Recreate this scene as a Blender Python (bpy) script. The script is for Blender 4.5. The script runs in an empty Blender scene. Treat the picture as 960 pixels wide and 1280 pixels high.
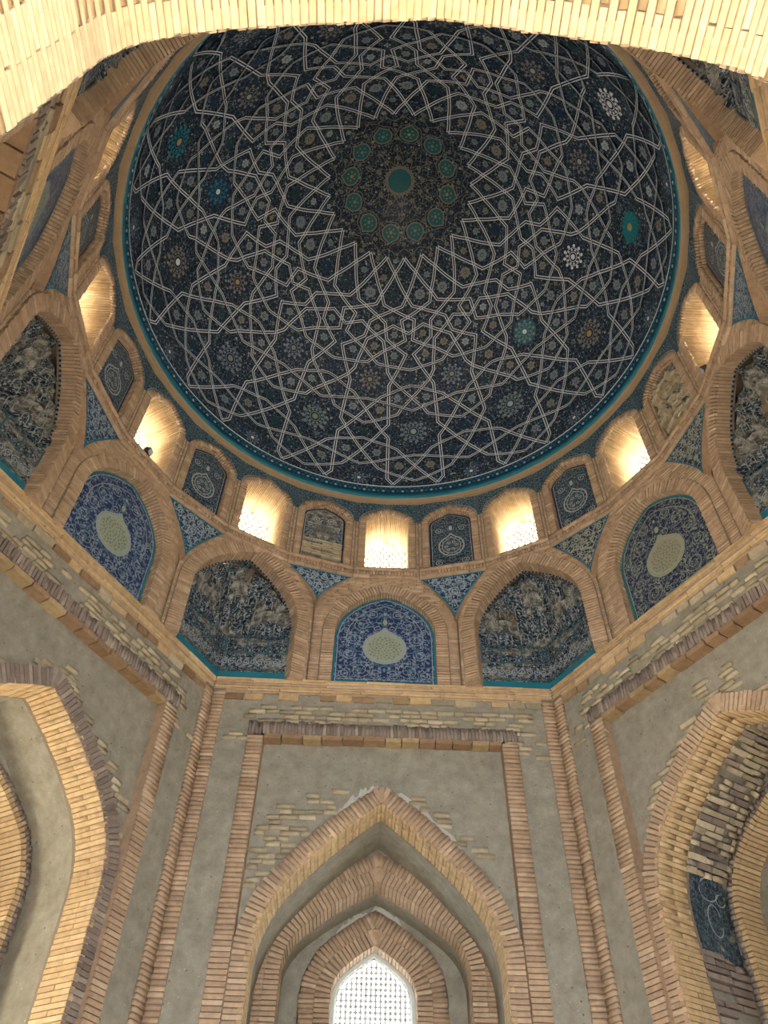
import bpy, math, random
import numpy as np
from mathutils import Matrix, Vector

random.seed(7); rng = np.random.default_rng(7)
scene = bpy.context.scene
COL = scene.collection

# ------------------------------------------------------------------ camera
SC = 4.5                       # hexagon circumradius in metres
AP = SC * math.sqrt(3) / 2     # apothem of the hexagonal hall
EYE = 1.6
CAM_POS = Vector((-0.228, -4.812, EYE))
PITCH, YAW, ROLL, FPX = 0.865344, 0.019385, 0.024949, 1000.255
_F = Vector((math.sin(YAW) * math.cos(PITCH), math.cos(YAW) * math.cos(PITCH), math.sin(PITCH)))
_R = Vector((math.cos(YAW), -math.sin(YAW), 0)); _U = _R.cross(_F)
CR = _R * math.cos(ROLL) + _U * math.sin(ROLL); CU = -_R * math.sin(ROLL) + _U * math.cos(ROLL); CF = _F
cam_data = bpy.data.cameras.new('camera'); cam = bpy.data.objects.new('camera', cam_data); COL.objects.link(cam)
cam_data.sensor_fit = 'HORIZONTAL'; cam_data.sensor_width = 36.0; cam_data.lens = FPX / 960 * 36.0
cam_data.clip_start = 0.05; cam_data.clip_end = 200
cam.matrix_world = Matrix(((CR.x, CU.x, -CF.x, CAM_POS.x), (CR.y, CU.y, -CF.y, CAM_POS.y), (CR.z, CU.z, -CF.z, CAM_POS.z), (0, 0, 0, 1)))
scene.camera = cam

# ------------------------------------------------------------------ light
world = bpy.data.worlds.new('sky'); scene.world = world; world.use_nodes = True
bg = world.node_tree.nodes['Background']
bg.inputs['Color'].default_value = (0.72, 0.84, 1.0, 1); bg.inputs['Strength'].default_value = 7.0
sun_d = bpy.data.lights.new('sun_offscreen', 'SUN'); sun = bpy.data.objects.new('sun_offscreen', sun_d); COL.objects.link(sun)
sun_d.energy = 30.0; sun_d.angle = 0.01; sun_d.color = (1.0, 0.96, 0.90)
SUN_DIR = Vector((-0.10, 0.71, -0.69)).normalized()       # through the open portal behind the camera
sun.rotation_euler = SUN_DIR.to_track_quat('-Z', 'Y').to_euler()
def window_light(name, loc, aim, sx, sy, watts, color):
    d = bpy.data.lights.new(name, 'AREA'); o = bpy.data.objects.new(name, d); COL.objects.link(o)
    d.shape = 'RECTANGLE'; d.size = sx; d.size_y = sy; d.energy = watts; d.color = color
    o.location = loc; o.rotation_euler = Vector(aim).to_track_quat('-Z', 'Y').to_euler()
    return o
DRUM_W, FRONT_W, SIDE_W = 78.0, 140.0, 600.0      # daylight standing in the windows of the place

vs = scene.view_settings
vs.view_transform = 'Standard'; vs.look = 'None'; vs.gamma = 1.0; vs.use_curve_mapping = False
vs.exposure = 0.65

# ------------------------------------------------------------------ materials
def mat(name, rough=0.9):
    m = bpy.data.materials.new(name); m.use_nodes = True
    nt = m.node_tree; b = nt.nodes['Principled BSDF']; b.inputs['Roughness'].default_value = rough
    b.inputs['Specular IOR Level'].default_value = 0.25
    return m, nt, b
class NB:
    """tiny node helper"""
    def __init__(s, nt): s.nt = nt
    def n(s, t, **kw):
        nd = s.nt.nodes.new(t)
        for k, v in kw.items(): setattr(nd, k, v)
        return nd
    def link(s, a, b): s.nt.links.new(a, b)
    def math(s, op, a, b=None, clamp=False):
        nd = s.n('ShaderNodeMath', operation=op); nd.use_clamp = clamp
        for i, v in enumerate((a, b)):
            if v is None: continue
            if isinstance(v, (int, float)): nd.inputs[i].default_value = v
            else: s.link(v, nd.inputs[i])
        return nd.outputs[0]
    def mix(s, f, a, b, mode='MIX'):
        nd = s.n('ShaderNodeMix', data_type='RGBA', blend_type=mode)
        for idx, v in ((0, f), (6, a), (7, b)):
            if isinstance(v, (int, float)): nd.inputs[idx].default_value = v
            elif isinstance(v, tuple): nd.inputs[idx].default_value = (*v, 1)
            else: s.link(v, nd.inputs[idx])
        return nd.outputs[2]
    def ramp(s, f, stops, interp='LINEAR'):
        nd = s.n('ShaderNodeValToRGB'); cr = nd.color_ramp; cr.interpolation = interp
        while len(cr.elements) < len(stops): cr.elements.new(0.5)
        for e, (p, c) in zip(cr.elements, stops): e.position = p; e.color = (*c, 1)
        s.link(f, nd.inputs[0]); return nd.outputs[0]
    def noise(s, vec, scale, detail=4, rough=0.6):
        nd = s.n('ShaderNodeTexNoise'); nd.inputs['Scale'].default_value = scale
        nd.inputs['Detail'].default_value = detail; nd.inputs['Roughness'].default_value = rough
        if vec is not None: s.link(vec, nd.inputs['Vector'])
        return nd
    def voro(s, vec, scale, feature='F1', rnd=1.0, dims='3D'):
        nd = s.n('ShaderNodeTexVoronoi', feature=feature, voronoi_dimensions=dims); nd.inputs['Scale'].default_value = scale
        nd.inputs['Randomness'].default_value = rnd
        if vec is not None: s.link(vec, nd.inputs['Vector'])
        return nd
    def step(s, v, lo, hi):     # 1 below lo, 0 above hi
        nd = s.n('ShaderNodeMapRange'); nd.inputs[1].default_value = lo; nd.inputs[2].default_value = hi
        nd.inputs[3].default_value = 1.0; nd.inputs[4].default_value = 0.0
        s.link(v, nd.inputs[0]); return nd.outputs[0]
    def bump(s, h, b, strength=0.3, dist=0.01):
        nd = s.n('ShaderNodeBump'); nd.inputs['Strength'].default_value = strength; nd.inputs['Distance'].default_value = dist
        s.link(h, nd.inputs['Height']); s.link(nd.outputs[0], b.inputs['Normal'])
def worldpos(nb):
    return nb.n('ShaderNodeNewGeometry').outputs['Position']

def brick_mat(name, stops):
    m, nt, b = mat(name); nb = NB(nt); g = nb.n('ShaderNodeNewGeometry'); oi = nb.n('ShaderNodeObjectInfo')
    r = nb.math('FRACT', nb.math('ADD', g.outputs['Random Per Island'], oi.outputs['Random']))
    c = nb.ramp(r, stops)
    no = nb.noise(g.outputs['Position'], 14.0, 5)
    c = nb.mix(0.75, c, nb.ramp(no.outputs['Fac'], [(0.3, (0.72, 0.70, 0.68)), (0.7, (1.12, 1.10, 1.08))]), 'MULTIPLY')
    big = nb.noise(g.outputs['Position'], 1.3, 3)
    c = nb.mix(0.5, c, nb.ramp(big.outputs['Fac'], [(0.3, (0.75, 0.72, 0.7)), (0.7, (1.12, 1.1, 1.05))]), 'MULTIPLY')
    nb.link(c, b.inputs['Base Color']); nb.bump(no.outputs['Fac'], b, 0.4, 0.006)
    return m
OCHRE = brick_mat('ochre_brick', [(0.0, (0.57, 0.40, 0.22)), (0.35, (0.67, 0.48, 0.27)), (0.7, (0.62, 0.44, 0.24)), (1.0, (0.74, 0.56, 0.33))])
TAN = brick_mat('tan_brick', [(0.0, (0.45, 0.318, 0.217)), (0.4, (0.57, 0.41, 0.285)), (0.75, (0.50, 0.353, 0.238)), (1.0, (0.67, 0.51, 0.365))])
DARKB = brick_mat('dark_brick', [(0.0, (0.22, 0.175, 0.15)), (0.4, (0.33, 0.27, 0.235)), (0.75, (0.27, 0.215, 0.185)), (1.0, (0.45, 0.38, 0.32))])
PALE = brick_mat('pale_exposed_brick', [(0.0, (0.36, 0.31, 0.22)), (0.45, (0.55, 0.48, 0.34)), (0.8, (0.46, 0.38, 0.26)), (1.0, (0.68, 0.60, 0.44))])
RED = brick_mat('brown_brick', [(0.0, (0.27, 0.17, 0.10)), (0.4, (0.38, 0.25, 0.15)), (0.75, (0.32, 0.205, 0.12)), (1.0, (0.50, 0.38, 0.21))])
def flat_mat(name, c1, c2, scale=6.0, rough=0.9, bump=0.3):
    m, nt, b = mat(name, rough); nb = NB(nt); p = worldpos(nb); no = nb.noise(p, scale, 6, 0.65)
    nb.link(nb.mix(no.outputs['Fac'], c1, c2), b.inputs['Base Color'])
    if bump: nb.bump(nb.noise(p, scale * 8, 4).outputs['Fac'], b, bump, 0.01)
    return m
MORTAR = flat_mat('mortar', (0.20, 0.155, 0.11), (0.30, 0.24, 0.175), 9)
TURQ = flat_mat('turquoise_glaze', (0.010, 0.13, 0.19), (0.03, 0.22, 0.29), 5, 0.35, 0.05)
WHITE = flat_mat('white_glaze', (0.58, 0.62, 0.63), (0.80, 0.83, 0.82), 20, 0.45, 0.0)
GILT = flat_mat('ochre_glaze', (0.34, 0.20, 0.05), (0.50, 0.34, 0.12), 20, 0.45, 0.0)
NAVY = flat_mat('navy_glaze', (0.008, 0.016, 0.045), (0.015, 0.03, 0.085), 14, 0.35, 0.0)
TEAL = flat_mat('teal_glaze', (0.012, 0.095, 0.12), (0.03, 0.16, 0.18), 22, 0.35, 0.0)
GREENP = flat_mat('pale_green_glaze', (0.26, 0.31, 0.22), (0.42, 0.44, 0.33), 30, 0.5, 0.0)
BLUEW = flat_mat('blue_white_glaze', (0.22, 0.28, 0.34), (0.46, 0.50, 0.52), 24, 0.45, 0.0)
STONE = flat_mat('lattice_plaster', (0.60, 0.61, 0.57), (0.72, 0.73, 0.68), 9)
FLOORM = flat_mat('pale_stone_floor', (0.52, 0.47, 0.39), (0.60, 0.55, 0.46), 2.0)

def plaster_mat():
    m, nt, b = mat('grey_clay_plaster', 0.95); nb = NB(nt); p = worldpos(nb)
    big = nb.noise(p, 1.1, 5, 0.6); mid = nb.noise(p, 7.0, 6, 0.7); fine = nb.noise(p, 60.0, 3)
    c = nb.mix(big.outputs['Fac'], (0.26, 0.24, 0.195), (0.40, 0.37, 0.305))
    c = nb.mix(0.8, c, nb.ramp(mid.outputs['Fac'], [(0.3, (0.66, 0.64, 0.60)), (0.7, (1.18, 1.17, 1.14))]), 'MULTIPLY')
    v = nb.voro(p, 13.0); hole = nb.step(v.outputs['Distance'], 0.07, 0.16)
    sc_ = nb.n('ShaderNodeSeparateColor'); nb.link(v.outputs['Color'], sc_.inputs[0])
    pick = nb.step(sc_.outputs[0], 0.30, 0.33)
    pits = nb.math('MULTIPLY', hole, pick)
    c = nb.mix(pits, c, (0.20, 0.175, 0.135))
    v2 = nb.voro(p, 23.0); sc2 = nb.n('ShaderNodeSeparateColor'); nb.link(v2.outputs['Color'], sc2.inputs[0])
    chips = nb.math('MULTIPLY', nb.step(v2.outputs['Distance'], 0.12, 0.2), nb.step(sc2.outputs[1], 0.04, 0.05))
    c = nb.mix(chips, c, (0.52, 0.49, 0.42))
    nb.link(c, b.inputs['Base Color'])
    h = nb.math('SUBTRACT', nb.math('ADD', mid.outputs['Fac'], nb.math('MULTIPLY', fine.outputs['Fac'], 0.4)), pits)
    nb.bump(h, b, 0.5, 0.02)
    return m
PLASTER = plaster_mat()

def tile_mat(name, ground1, ground2, vine, accent, scale=1.0, decay=0.0, sheen=0.3, grime=0.4, lines=0.055):
    """glazed arabesque tile: vine network, blossoms and small leaves on a dark ground; UV is metres on the panel"""
    m, nt, b = mat(name, sheen); nb = NB(nt)
    uv = nb.n('ShaderNodeUVMap'); uv.uv_map = 'UVMap'
    sx = nb.n('ShaderNodeSeparateXYZ'); nb.link(uv.outputs[0], sx.inputs[0])
    cb = nb.n('ShaderNodeCombineXYZ'); nb.link(nb.math('ABSOLUTE', sx.outputs[0]), cb.inputs[0]); nb.link(sx.outputs[1], cb.inputs[1])
    vec = cb.outputs[0]
    wob = nb.noise(vec, 7 * scale, 2); addv = nb.n('ShaderNodeVectorMath', operation='MULTIPLY_ADD')
    nb.link(wob.outputs['Color'], addv.inputs[0]); addv.inputs[1].default_value = (0.10 / scale,) * 3; nb.link(vec, addv.inputs[2])
    wv = addv.outputs[0]
    net = nb.voro(wv, 8.0 * scale, 'DISTANCE_TO_EDGE', 0.9, '2D'); vines = nb.step(net.outputs['Distance'], lines * 0.5, lines)
    fl = nb.voro(wv, 11.0 * scale, 'F1', 0.85, '2D'); dots = nb.step(fl.outputs['Distance'], 0.17, 0.24)
    ring = nb.math('MULTIPLY', nb.step(fl.outputs['Distance'], 0.36, 0.42), nb.math('SUBTRACT', 1.0, nb.step(fl.outputs['Distance'], 0.27, 0.32)))
    lf = nb.voro(vec, 26.0 * scale, 'F1', 1.0, '2D'); leaves = nb.step(lf.outputs['Distance'], 0.22, 0.30)
    sc_ = nb.n('ShaderNodeSeparateColor'); nb.link(fl.outputs['Color'], sc_.inputs[0])
    sl_ = nb.n('ShaderNodeSeparateColor'); nb.link(lf.outputs['Color'], sl_.inputs[0])
    gr = nb.noise(vec, 2.2 * scale, 4)
    c = nb.mix(gr.outputs['Fac'], ground1, ground2)
    c = nb.mix(nb.math('MULTIPLY', leaves, nb.step(sl_.outputs[0], 0.45, 0.5)), c, vine)
    c = nb.mix(nb.math('MULTIPLY', vines, 0.8), c, vine)
    c = nb.mix(nb.math('MULTIPLY', ring, nb.step(sc_.outputs[1], 0.5, 0.55)), c, accent)
    c = nb.mix(dots, c, nb.mix(nb.step(sc_.outputs[0], 0.6, 0.65), accent, vine))
    gm = nb.noise(vec, 3.1, 7, 0.7)
    c = nb.mix(grime, c, nb.ramp(gm.outputs['Fac'], [(0.35, (0.45, 0.43, 0.42)), (0.62, (1.1, 1.1, 1.1))]), 'MULTIPLY')
    rgh = None
    if decay > 0:
        wn = nb.noise(vec, 2.6, 8, 0.72); mask = nb.step(wn.outputs['Fac'], 0.36 + 0.2 * decay, 0.40 + 0.2 * decay)
        cl = nb.noise(vec, 11, 6, 0.7)
        clay = nb.ramp(cl.outputs['Fac'], [(0.32, (0.02, 0.02, 0.02)), (0.46, (0.13, 0.125, 0.11)), (0.56, (0.30, 0.29, 0.25)), (0.72, (0.50, 0.48, 0.41))])
        lw = nb.mix(nb.math('MULTIPLY', vines, 0.6), clay, (0.035, 0.04, 0.045))
        c = nb.mix(mask, c, lw); nb.bump(cl.outputs['Fac'], b, 0.6, 0.03)
        rgh = nb.math('ADD', nb.math('MULTIPLY', mask, 0.5), sheen)
        nb.link(rgh, b.inputs['Roughness'])
    nb.link(c, b.inputs['Base Color'])
    return m
TILE_BLUE = tile_mat('cobalt_arabesque_tile', (0.011, 0.026, 0.090), (0.022, 0.050, 0.15), (0.25, 0.31, 0.39), (0.07, 0.16, 0.25))
TILE_DARK = tile_mat('midnight_arabesque_tile', (0.010, 0.016, 0.045), (0.018, 0.032, 0.085), (0.25, 0.27, 0.28), (0.12, 0.15, 0.18), 1.15)
TILE_SPAN = tile_mat('spandrel_arabesque_tile', (0.008, 0.024, 0.085), (0.010, 0.045, 0.12), (0.40, 0.46, 0.48), (0.04, 0.18, 0.25), 1.15, lines=0.085)
TILE_SPAN_DARK = tile_mat('dark_spandrel_tile', (0.008, 0.016, 0.045), (0.014, 0.035, 0.08), (0.44, 0.42, 0.38), (0.20, 0.20, 0.17), 1.15, lines=0.085)
TILE_BLIND = tile_mat('blind_niche_tile', (0.008, 0.020, 0.045), (0.012, 0.038, 0.075), (0.24, 0.28, 0.29), (0.06, 0.12, 0.15), 1.7)
TILE_DRUM = tile_mat('drum_spandrel_tile', (0.008, 0.020, 0.05), (0.012, 0.06, 0.10), (0.20, 0.24, 0.25), (0.06, 0.13, 0.15), 2.0)
TILE_MUQ = tile_mat('worn_niche_tile', (0.006, 0.010, 0.024), (0.010, 0.028, 0.065), (0.36, 0.38, 0.37), (0.06, 0.12, 0.16), 1.5, 0.50, lines=.04)
TILE_MUQ_WORN = tile_mat('badly_worn_niche_tile', (0.006, 0.010, 0.022), (0.012, 0.025, 0.05), (0.34, 0.36, 0.35), (0.08, 0.12, 0.14), 1.5, 0.62, lines=.04)
TILE_BLIND_WORN = tile_mat('worn_blind_tile', (0.012, 0.022, 0.055), (0.02, 0.04, 0.09), (0.36, 0.38, 0.38), (0.12, 0.18, 0.2), 1.7, 0.62)
TILE_REMNANT = tile_mat('scratched_blue_tile', (0.010, 0.022, 0.040), (0.02, 0.05, 0.08), (0.14, 0.18, 0.20), (0.05, 0.10, 0.12), 1.4, 0.1)

PETW = flat_mat('ivory_glaze', (.36, .39, .38), (.56, .57, .54), 16, .5, 0)
DTEAL = flat_mat('slate_teal_glaze', (.03, .09, .12), (.06, .14, .17), 12, .4, 0)
BUFF = flat_mat('buff_glaze', (.27, .25, .17), (.40, .37, .27), 24, .5, 0)
PETN = flat_mat('faded_grey_glaze', (.18, .20, .21), (.36, .37, .36), 16, .6, 0)
BLOS = flat_mat('sage_glaze', (.10, .15, .13), (.17, .21, .17), 16, .5, 0)
def dome_mat():
    m, nt, b = mat('dome_mosaic', 0.4); nb = NB(nt); p = worldpos(nb)
    big = nb.noise(p, 0.9, 3); c = nb.mix(big.outputs['Fac'], (0.007, 0.012, 0.024), (0.011, 0.022, 0.045))
    v = nb.voro(p, 7.0, 'F1', 0.9); s1 = nb.n('ShaderNodeSeparateColor'); nb.link(v.outputs['Color'], s1.inputs[0])
    # blossoms: cell-wise colour, petals broken up by a finer field
    f = nb.voro(p, 21.0, 'F1', 0.9); s2 = nb.n('ShaderNodeSeparateColor'); nb.link(f.outputs['Color'], s2.inputs[0])
    petal = nb.math('MULTIPLY', nb.step(f.outputs['Distance'], 0.28, 0.36), nb.step(s2.outputs[0], 0.74, 0.78))
    hue = nb.ramp(s2.outputs[1], [(0.0, (0.24, 0.28, 0.31)), (0.38, (0.16, 0.21, 0.25)), (0.52, (0.03, 0.15, 0.22)), (0.70, (0.03, 0.08, 0.27)), (0.88, (0.22, 0.17, 0.09)), (0.93, (0.42, 0.42, 0.39))], 'CONSTANT')
    c = nb.mix(nb.math('MULTIPLY', petal, 0.85), c, hue)
    heart = nb.step(v.outputs['Distance'], 0.14, 0.18)
    c = nb.mix(nb.math('MULTIPLY', heart, nb.step(s1.outputs[0], 0.7, 0.72)), c, nb.ramp(s1.outputs[1], [(0.0, (0.34, 0.35, 0.33)), (0.6, (0.10, 0.22, 0.28)), (0.85, (0.36, 0.28, 0.12))], 'CONSTANT'))
    e = nb.voro(p, 12.0, 'DISTANCE_TO_EDGE', 1.0); ln = nb.step(e.outputs['Distance'], 0.02, 0.045)
    c = nb.mix(nb.math('MULTIPLY', ln, 0.45), c, (0.22, 0.27, 0.31))
    nb.link(c, b.inputs['Base Color'])
    return m
DOME = dome_mat()

# ------------------------------------------------------------------ mesh helpers
class MB:
    def __init__(s): s.v = []; s.f = []; s.uv = []; s.mi = []
    def vert(s, p, uv=(0, 0)): s.v.append(tuple(p)); s.uv.append(uv); return len(s.v) - 1
    def face(s, idx, mi=0): s.f.append(tuple(idx)); s.mi.append(mi)
    def quad(s, ps, uvs=None, mi=0):
        i = [s.vert(p, (uvs[k] if uvs else (0, 0))) for k, p in enumerate(ps)]; s.face(i, mi)
    def grid(s, P, UV=None, mi=0, closed=False):
        n, m = len(P), len(P[0]); base = len(s.v)
        for i in range(n):
            for j in range(m): s.vert(P[i][j], UV[i][j] if UV else (0, 0))
        for i in range(n - (0 if closed else 1)):
            for j in range(m - 1):
                k = (i + 1) % n
                s.face((base + i * m + j, base + k * m + j, base + k * m + j + 1, base + i * m + j + 1), mi)
    def box(s, M, mi=0):
        b = len(s.v)
        for c in CUBE_V: s.vert(M @ Vector(c))
        for f in CUBE_F: s.face([b + k for k in f], mi)
    def build(s, name, mats, parent=None, smooth=False, M=None):
        me = bpy.data.meshes.new(name); me.from_pydata(s.v, [], s.f)
        mats = mats if isinstance(mats, (list, tuple)) else [mats]
        for m in mats: me.materials.append(m)
        if len(mats) > 1: me.polygons.foreach_set('material_index', s.mi)
        uvl = me.uv_layers.new(name='UVMap'); li = np.empty(len(me.loops), dtype=np.int32); me.loops.foreach_get('vertex_index', li)
        uvl.data.foreach_set('uv', np.asarray(s.uv, dtype=np.float32)[li].ravel())
        if smooth: me.polygons.foreach_set('use_smooth', [True] * len(me.polygons))
        me.update(); return link(name, me, parent, M)
CUBE_V = [(-.5, -.5, -.5), (.5, -.5, -.5), (.5, .5, -.5), (-.5, .5, -.5), (-.5, -.5, .5), (.5, -.5, .5), (.5, .5, .5), (-.5, .5, .5)]
CUBE_F = [(0, 3, 2, 1), (4, 5, 6, 7), (0, 1, 5, 4), (1, 2, 6, 5), (2, 3, 7, 6), (3, 0, 4, 7)]
def link(name, me, parent=None, M=None):
    o = bpy.data.objects.new(name, me); COL.objects.link(o)
    if parent is not None: o.parent = parent; o.matrix_parent_inverse = parent.matrix_basis.inverted()
    if M is not None: o.matrix_basis = M
    return o
def tag(o, label=None, cat=None, group=None, kind=None):
    if label: o['label'] = label
    if cat: o['category'] = cat
    if group: o['group'] = group
    if kind: o['kind'] = kind
    return o
def empty(name, loc=(0, 0, 0)):
    o = bpy.data.objects.new(name, None); COL.objects.link(o); o.location = loc; o.empty_display_size = 0.2
    o.matrix_basis = Matrix.Translation(Vector(loc)); return o

def WM(ang, ap=AP):
    """local (u to the right seen from inside, d outward depth, z up) -> world for a face whose outward normal has this angle"""
    n = (math.cos(math.radians(ang)), math.sin(math.radians(ang)))
    return Matrix(((n[1], n[0], 0, n[0] * ap), (-n[0], n[1], 0, n[1] * ap), (0, 0, 1, 0), (0, 0, 0, 1)))

# bricks: unit boxes with slightly uneven corners, shared per material
_brick_meshes = {}
def brick_mesh(m):
    if m.name not in _brick_meshes:
        L = []
        for k in range(3):
            me = bpy.data.meshes.new('brick'); r = random.Random(k)
            me.from_pydata([tuple(c + r.uniform(-.02, .02) for c in v) for v in CUBE_V], [], CUBE_F); me.materials.append(m); L.append(me)
        _brick_meshes[m.name] = L
    return _brick_meshes[m.name]
REG = {}          # parent -> list of (matrix, material)
def brick(parent, M, m): REG.setdefault(parent, []).append((M, m))
def in_view(p):
    d = p - CAM_POS; z = d.dot(CF)
    if z < 0.2: return 0
    x, y = FPX * d.dot(CR) / z, FPX * d.dot(CU) / z
    return FPX / z if abs(x) < 500 and abs(y) < 660 else 0
def join_boxes(name, items, parent, m):
    """many bricks as one mesh (the ones past the limit or too small to pick apart)"""
    if not items: return None
    A = np.array([[list(r) for r in M] for M in items]); n = len(A)
    cv = np.array(CUBE_V)[None] + rng.uniform(-.02, .02, (n, 8, 3))
    V = np.einsum('nij,nkj->nki', A[:, :3, :3], cv) + A[:, None, :3, 3]
    me = bpy.data.meshes.new(name); F = np.array(CUBE_F)
    me.vertices.add(n * 8); me.vertices.foreach_set('co', V.astype(np.float32).ravel())
    me.loops.add(n * 24); me.polygons.add(n * 6)
    li = (np.arange(n)[:, None, None] * 8 + F[None]).astype(np.int32).ravel(); me.loops.foreach_set('vertex_index', li)
    me.polygons.foreach_set('loop_start', np.arange(0, n * 24, 4, dtype=np.int32))
    me.update(calc_edges=True); me.materials.append(m)
    o = link(name, me, parent); o['kind'] = 'stuff'; return o
def flush_bricks(cap=300):
    for parent, L in REG.items():
        sc = [in_view(M.translation) * (M.to_scale().x * M.to_scale().y * M.to_scale().z) ** (1 / 3) if in_view(M.translation) else 0 for M, m in L]
        order = sorted(range(len(L)), key=lambda i: -sc[i]); chosen = set(i for i in order[:cap] if sc[i] > 0)
        rest = {}
        for i, (M, m) in enumerate(L):
            if i in chosen: link('brick', random.choice(brick_mesh(m)), parent, M)
            else: rest.setdefault(m.name, (m, []))[1].append(M)
        for m, items in rest.values(): join_boxes('brick_courses', items, parent, m)
def jit(a): return random.uniform(-a, a)
def box_m(W, u, d, z, su, sd, sz, rot=0.0):
    return W @ Matrix.Translation((u, d, z)) @ Matrix.Rotation(rot, 4, 'Y') @ Matrix.Diagonal((su, sd, sz, 1))

# ------------------------------------------------------------------ arch profiles (u, z)
def half_arch(w, zs, z1, r1, th, n=14):
    th = math.radians(th); e = (math.cos(th), math.sin(th)); P = (w - r1 + r1 * e[0], zs + r1 * e[1]); v = (-P[0], z1 - P[1])
    pts = [(w - r1 + r1 * math.cos(t), zs + r1 * math.sin(t)) for t in np.linspace(0, th, n)]
    ve = v[0] * e[0] + v[1] * e[1]
    if ve > -1e-6 or -(v[0] ** 2 + v[1] ** 2) / (2 * ve) > 60:
        pts += [(P[0] + v[0] * t, P[1] + v[1] * t) for t in np.linspace(0, 1, n)[1:]]
    else:
        R = -(v[0] ** 2 + v[1] ** 2) / (2 * ve); c = (P[0] - R * e[0], P[1] - R * e[1]); a1 = math.atan2(z1 - c[1], -c[0])
        pts += [(c[0] + R * math.cos(t), c[1] + R * math.sin(t)) for t in np.linspace(th, a1, n)[1:]]
    return pts
def arch(w, z0, zs, z1, r1f, th, n=14):
    h = half_arch(w, zs, z1, r1f * w, th, n)
    return np.array([(-w, z0)] + [(-u, z) for u, z in h] + [(u, z) for u, z in h[::-1][1:]] + [(w, z0)])
def offset(P, t):
    P = np.asarray(P); D_ = np.diff(P, axis=0); D_ /= np.linalg.norm(D_, axis=1)[:, None] + 1e-9; T = np.vstack([D_[:1], D_[:-1] + D_[1:], D_[-1:]]); T /= np.linalg.norm(T, axis=1)[:, None] + 1e-9
    Q = P + np.stack([-T[:, 1], T[:, 0]], 1) * t
    k = len(P) // 2                                     # mitre at the apex
    s = D_[k - 1][0]; Q[k] = (P[k][0], P[k][1] + t / max(0.45, s)); Q[0] = (P[0][0] - t, P[0][1]); Q[-1] = (P[-1][0] + t, P[-1][1])
    return Q
def resample(P, pitch):
    """points and tangents at even spacing, each half walked from its springing to the apex"""
    P = np.asarray(P); k = len(P) // 2; out = []
    for seg, flip in ((P[:k + 1], 1), (P[k:][::-1], -1)):
        d = np.r_[0, np.cumsum(np.linalg.norm(np.diff(seg, axis=0), axis=1))]; n = max(2, int(d[-1] / pitch)); st = d[-1] / n
        for i in range(n):
            s = (i + .5) * st; x = np.interp(s, d, seg[:, 0]); y = np.interp(s, d, seg[:, 1])
            x2 = np.interp(min(s + .03, d[-1]), d, seg[:, 0]); y2 = np.interp(min(s + .03, d[-1]), d, seg[:, 1])
            x1 = np.interp(max(s - .03, 0), d, seg[:, 0]); y1 = np.interp(max(s - .03, 0), d, seg[:, 1])
            t = np.array([x2 - x1, y2 - y1]); t /= np.linalg.norm(t); out.append((x, y, *(t * flip), st))
    return out
def voussoirs(parent, W, P, t, d0, d1, m, pitch=0.072, joint=0.012, inner=0.0, zmin=None, ragged=0.0, lens=None, sink=None):
    """bricks laid around profile P; thickness t outwards, depth d0..d1 (lens: brick lengths along the depth)"""
    L = []
    for i, (x, y, tu, tz, st) in enumerate(resample(P, pitch)):
        if zmin is not None and y < zmin: continue
        nu, nz = -tz, tu
        cuts = [d0, d1]
        if lens:
            cuts = [d0]; off = (i % 2) * lens * .5
            q = d0 + lens - off
            while q < d1 - .04: cuts.append(q); q += lens * random.uniform(.92, 1.08)
            cuts.append(d1)
        for a, b in zip(cuts[:-1], cuts[1:]):
            th = t + jit(ragged); cu, cz = x + nu * (th / 2 + inner), y + nz * (th / 2 + inner); j = jit(.006)
            M = Matrix(((tu * (st - joint), 0, nu * th, cu), (0, b - a - joint, 0, (a + b) / 2 + j), (tz * (st - joint), 0, nz * th, cz), (0, 0, 0, 1)))
            L.append(W @ M)
    k = len(P) // 2; ax, az = P[k]; q = P[k - 1]; sl = math.atan2(az - q[1], ax - q[0])       # bricks fanned into the crown gap
    if t > .09:
        for f in (-.66, 0, .66):
            a = f * sl; cu, cz = ax - math.sin(a) * t * .55, az + math.cos(a) * t * .55 + inner
            M = Matrix(((math.cos(a) * pitch * 1.1, 0, -math.sin(a) * t, cu), (0, d1 - d0 - joint, 0, (d0 + d1) / 2 + .004), (math.sin(a) * pitch * 1.1, 0, math.cos(a) * t, cz), (0, 0, 0, 1))); L.append(W @ M)
    if sink is not None: sink.extend(L)
    else:
        for M in L: brick(parent, M, m)
def strip(mb, W, P, d0, d1, mi=0, uvs=True):
    """soffit surface: profile P swept from depth d0 to d1"""
    s = np.r_[0, np.cumsum(np.linalg.norm(np.diff(np.asarray(P), axis=0), axis=1))]
    for i in range(len(P) - 1):
        a, b = P[i], P[i + 1]
        mb.quad([W @ Vector((a[0], d0, a[1])), W @ Vector((b[0], d0, b[1])), W @ Vector((b[0], d1, b[1])), W @ Vector((a[0], d1, a[1]))],
                [(d0, s[i]), (d0, s[i + 1]), (d1, s[i + 1]), (d1, s[i])], mi)
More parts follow.
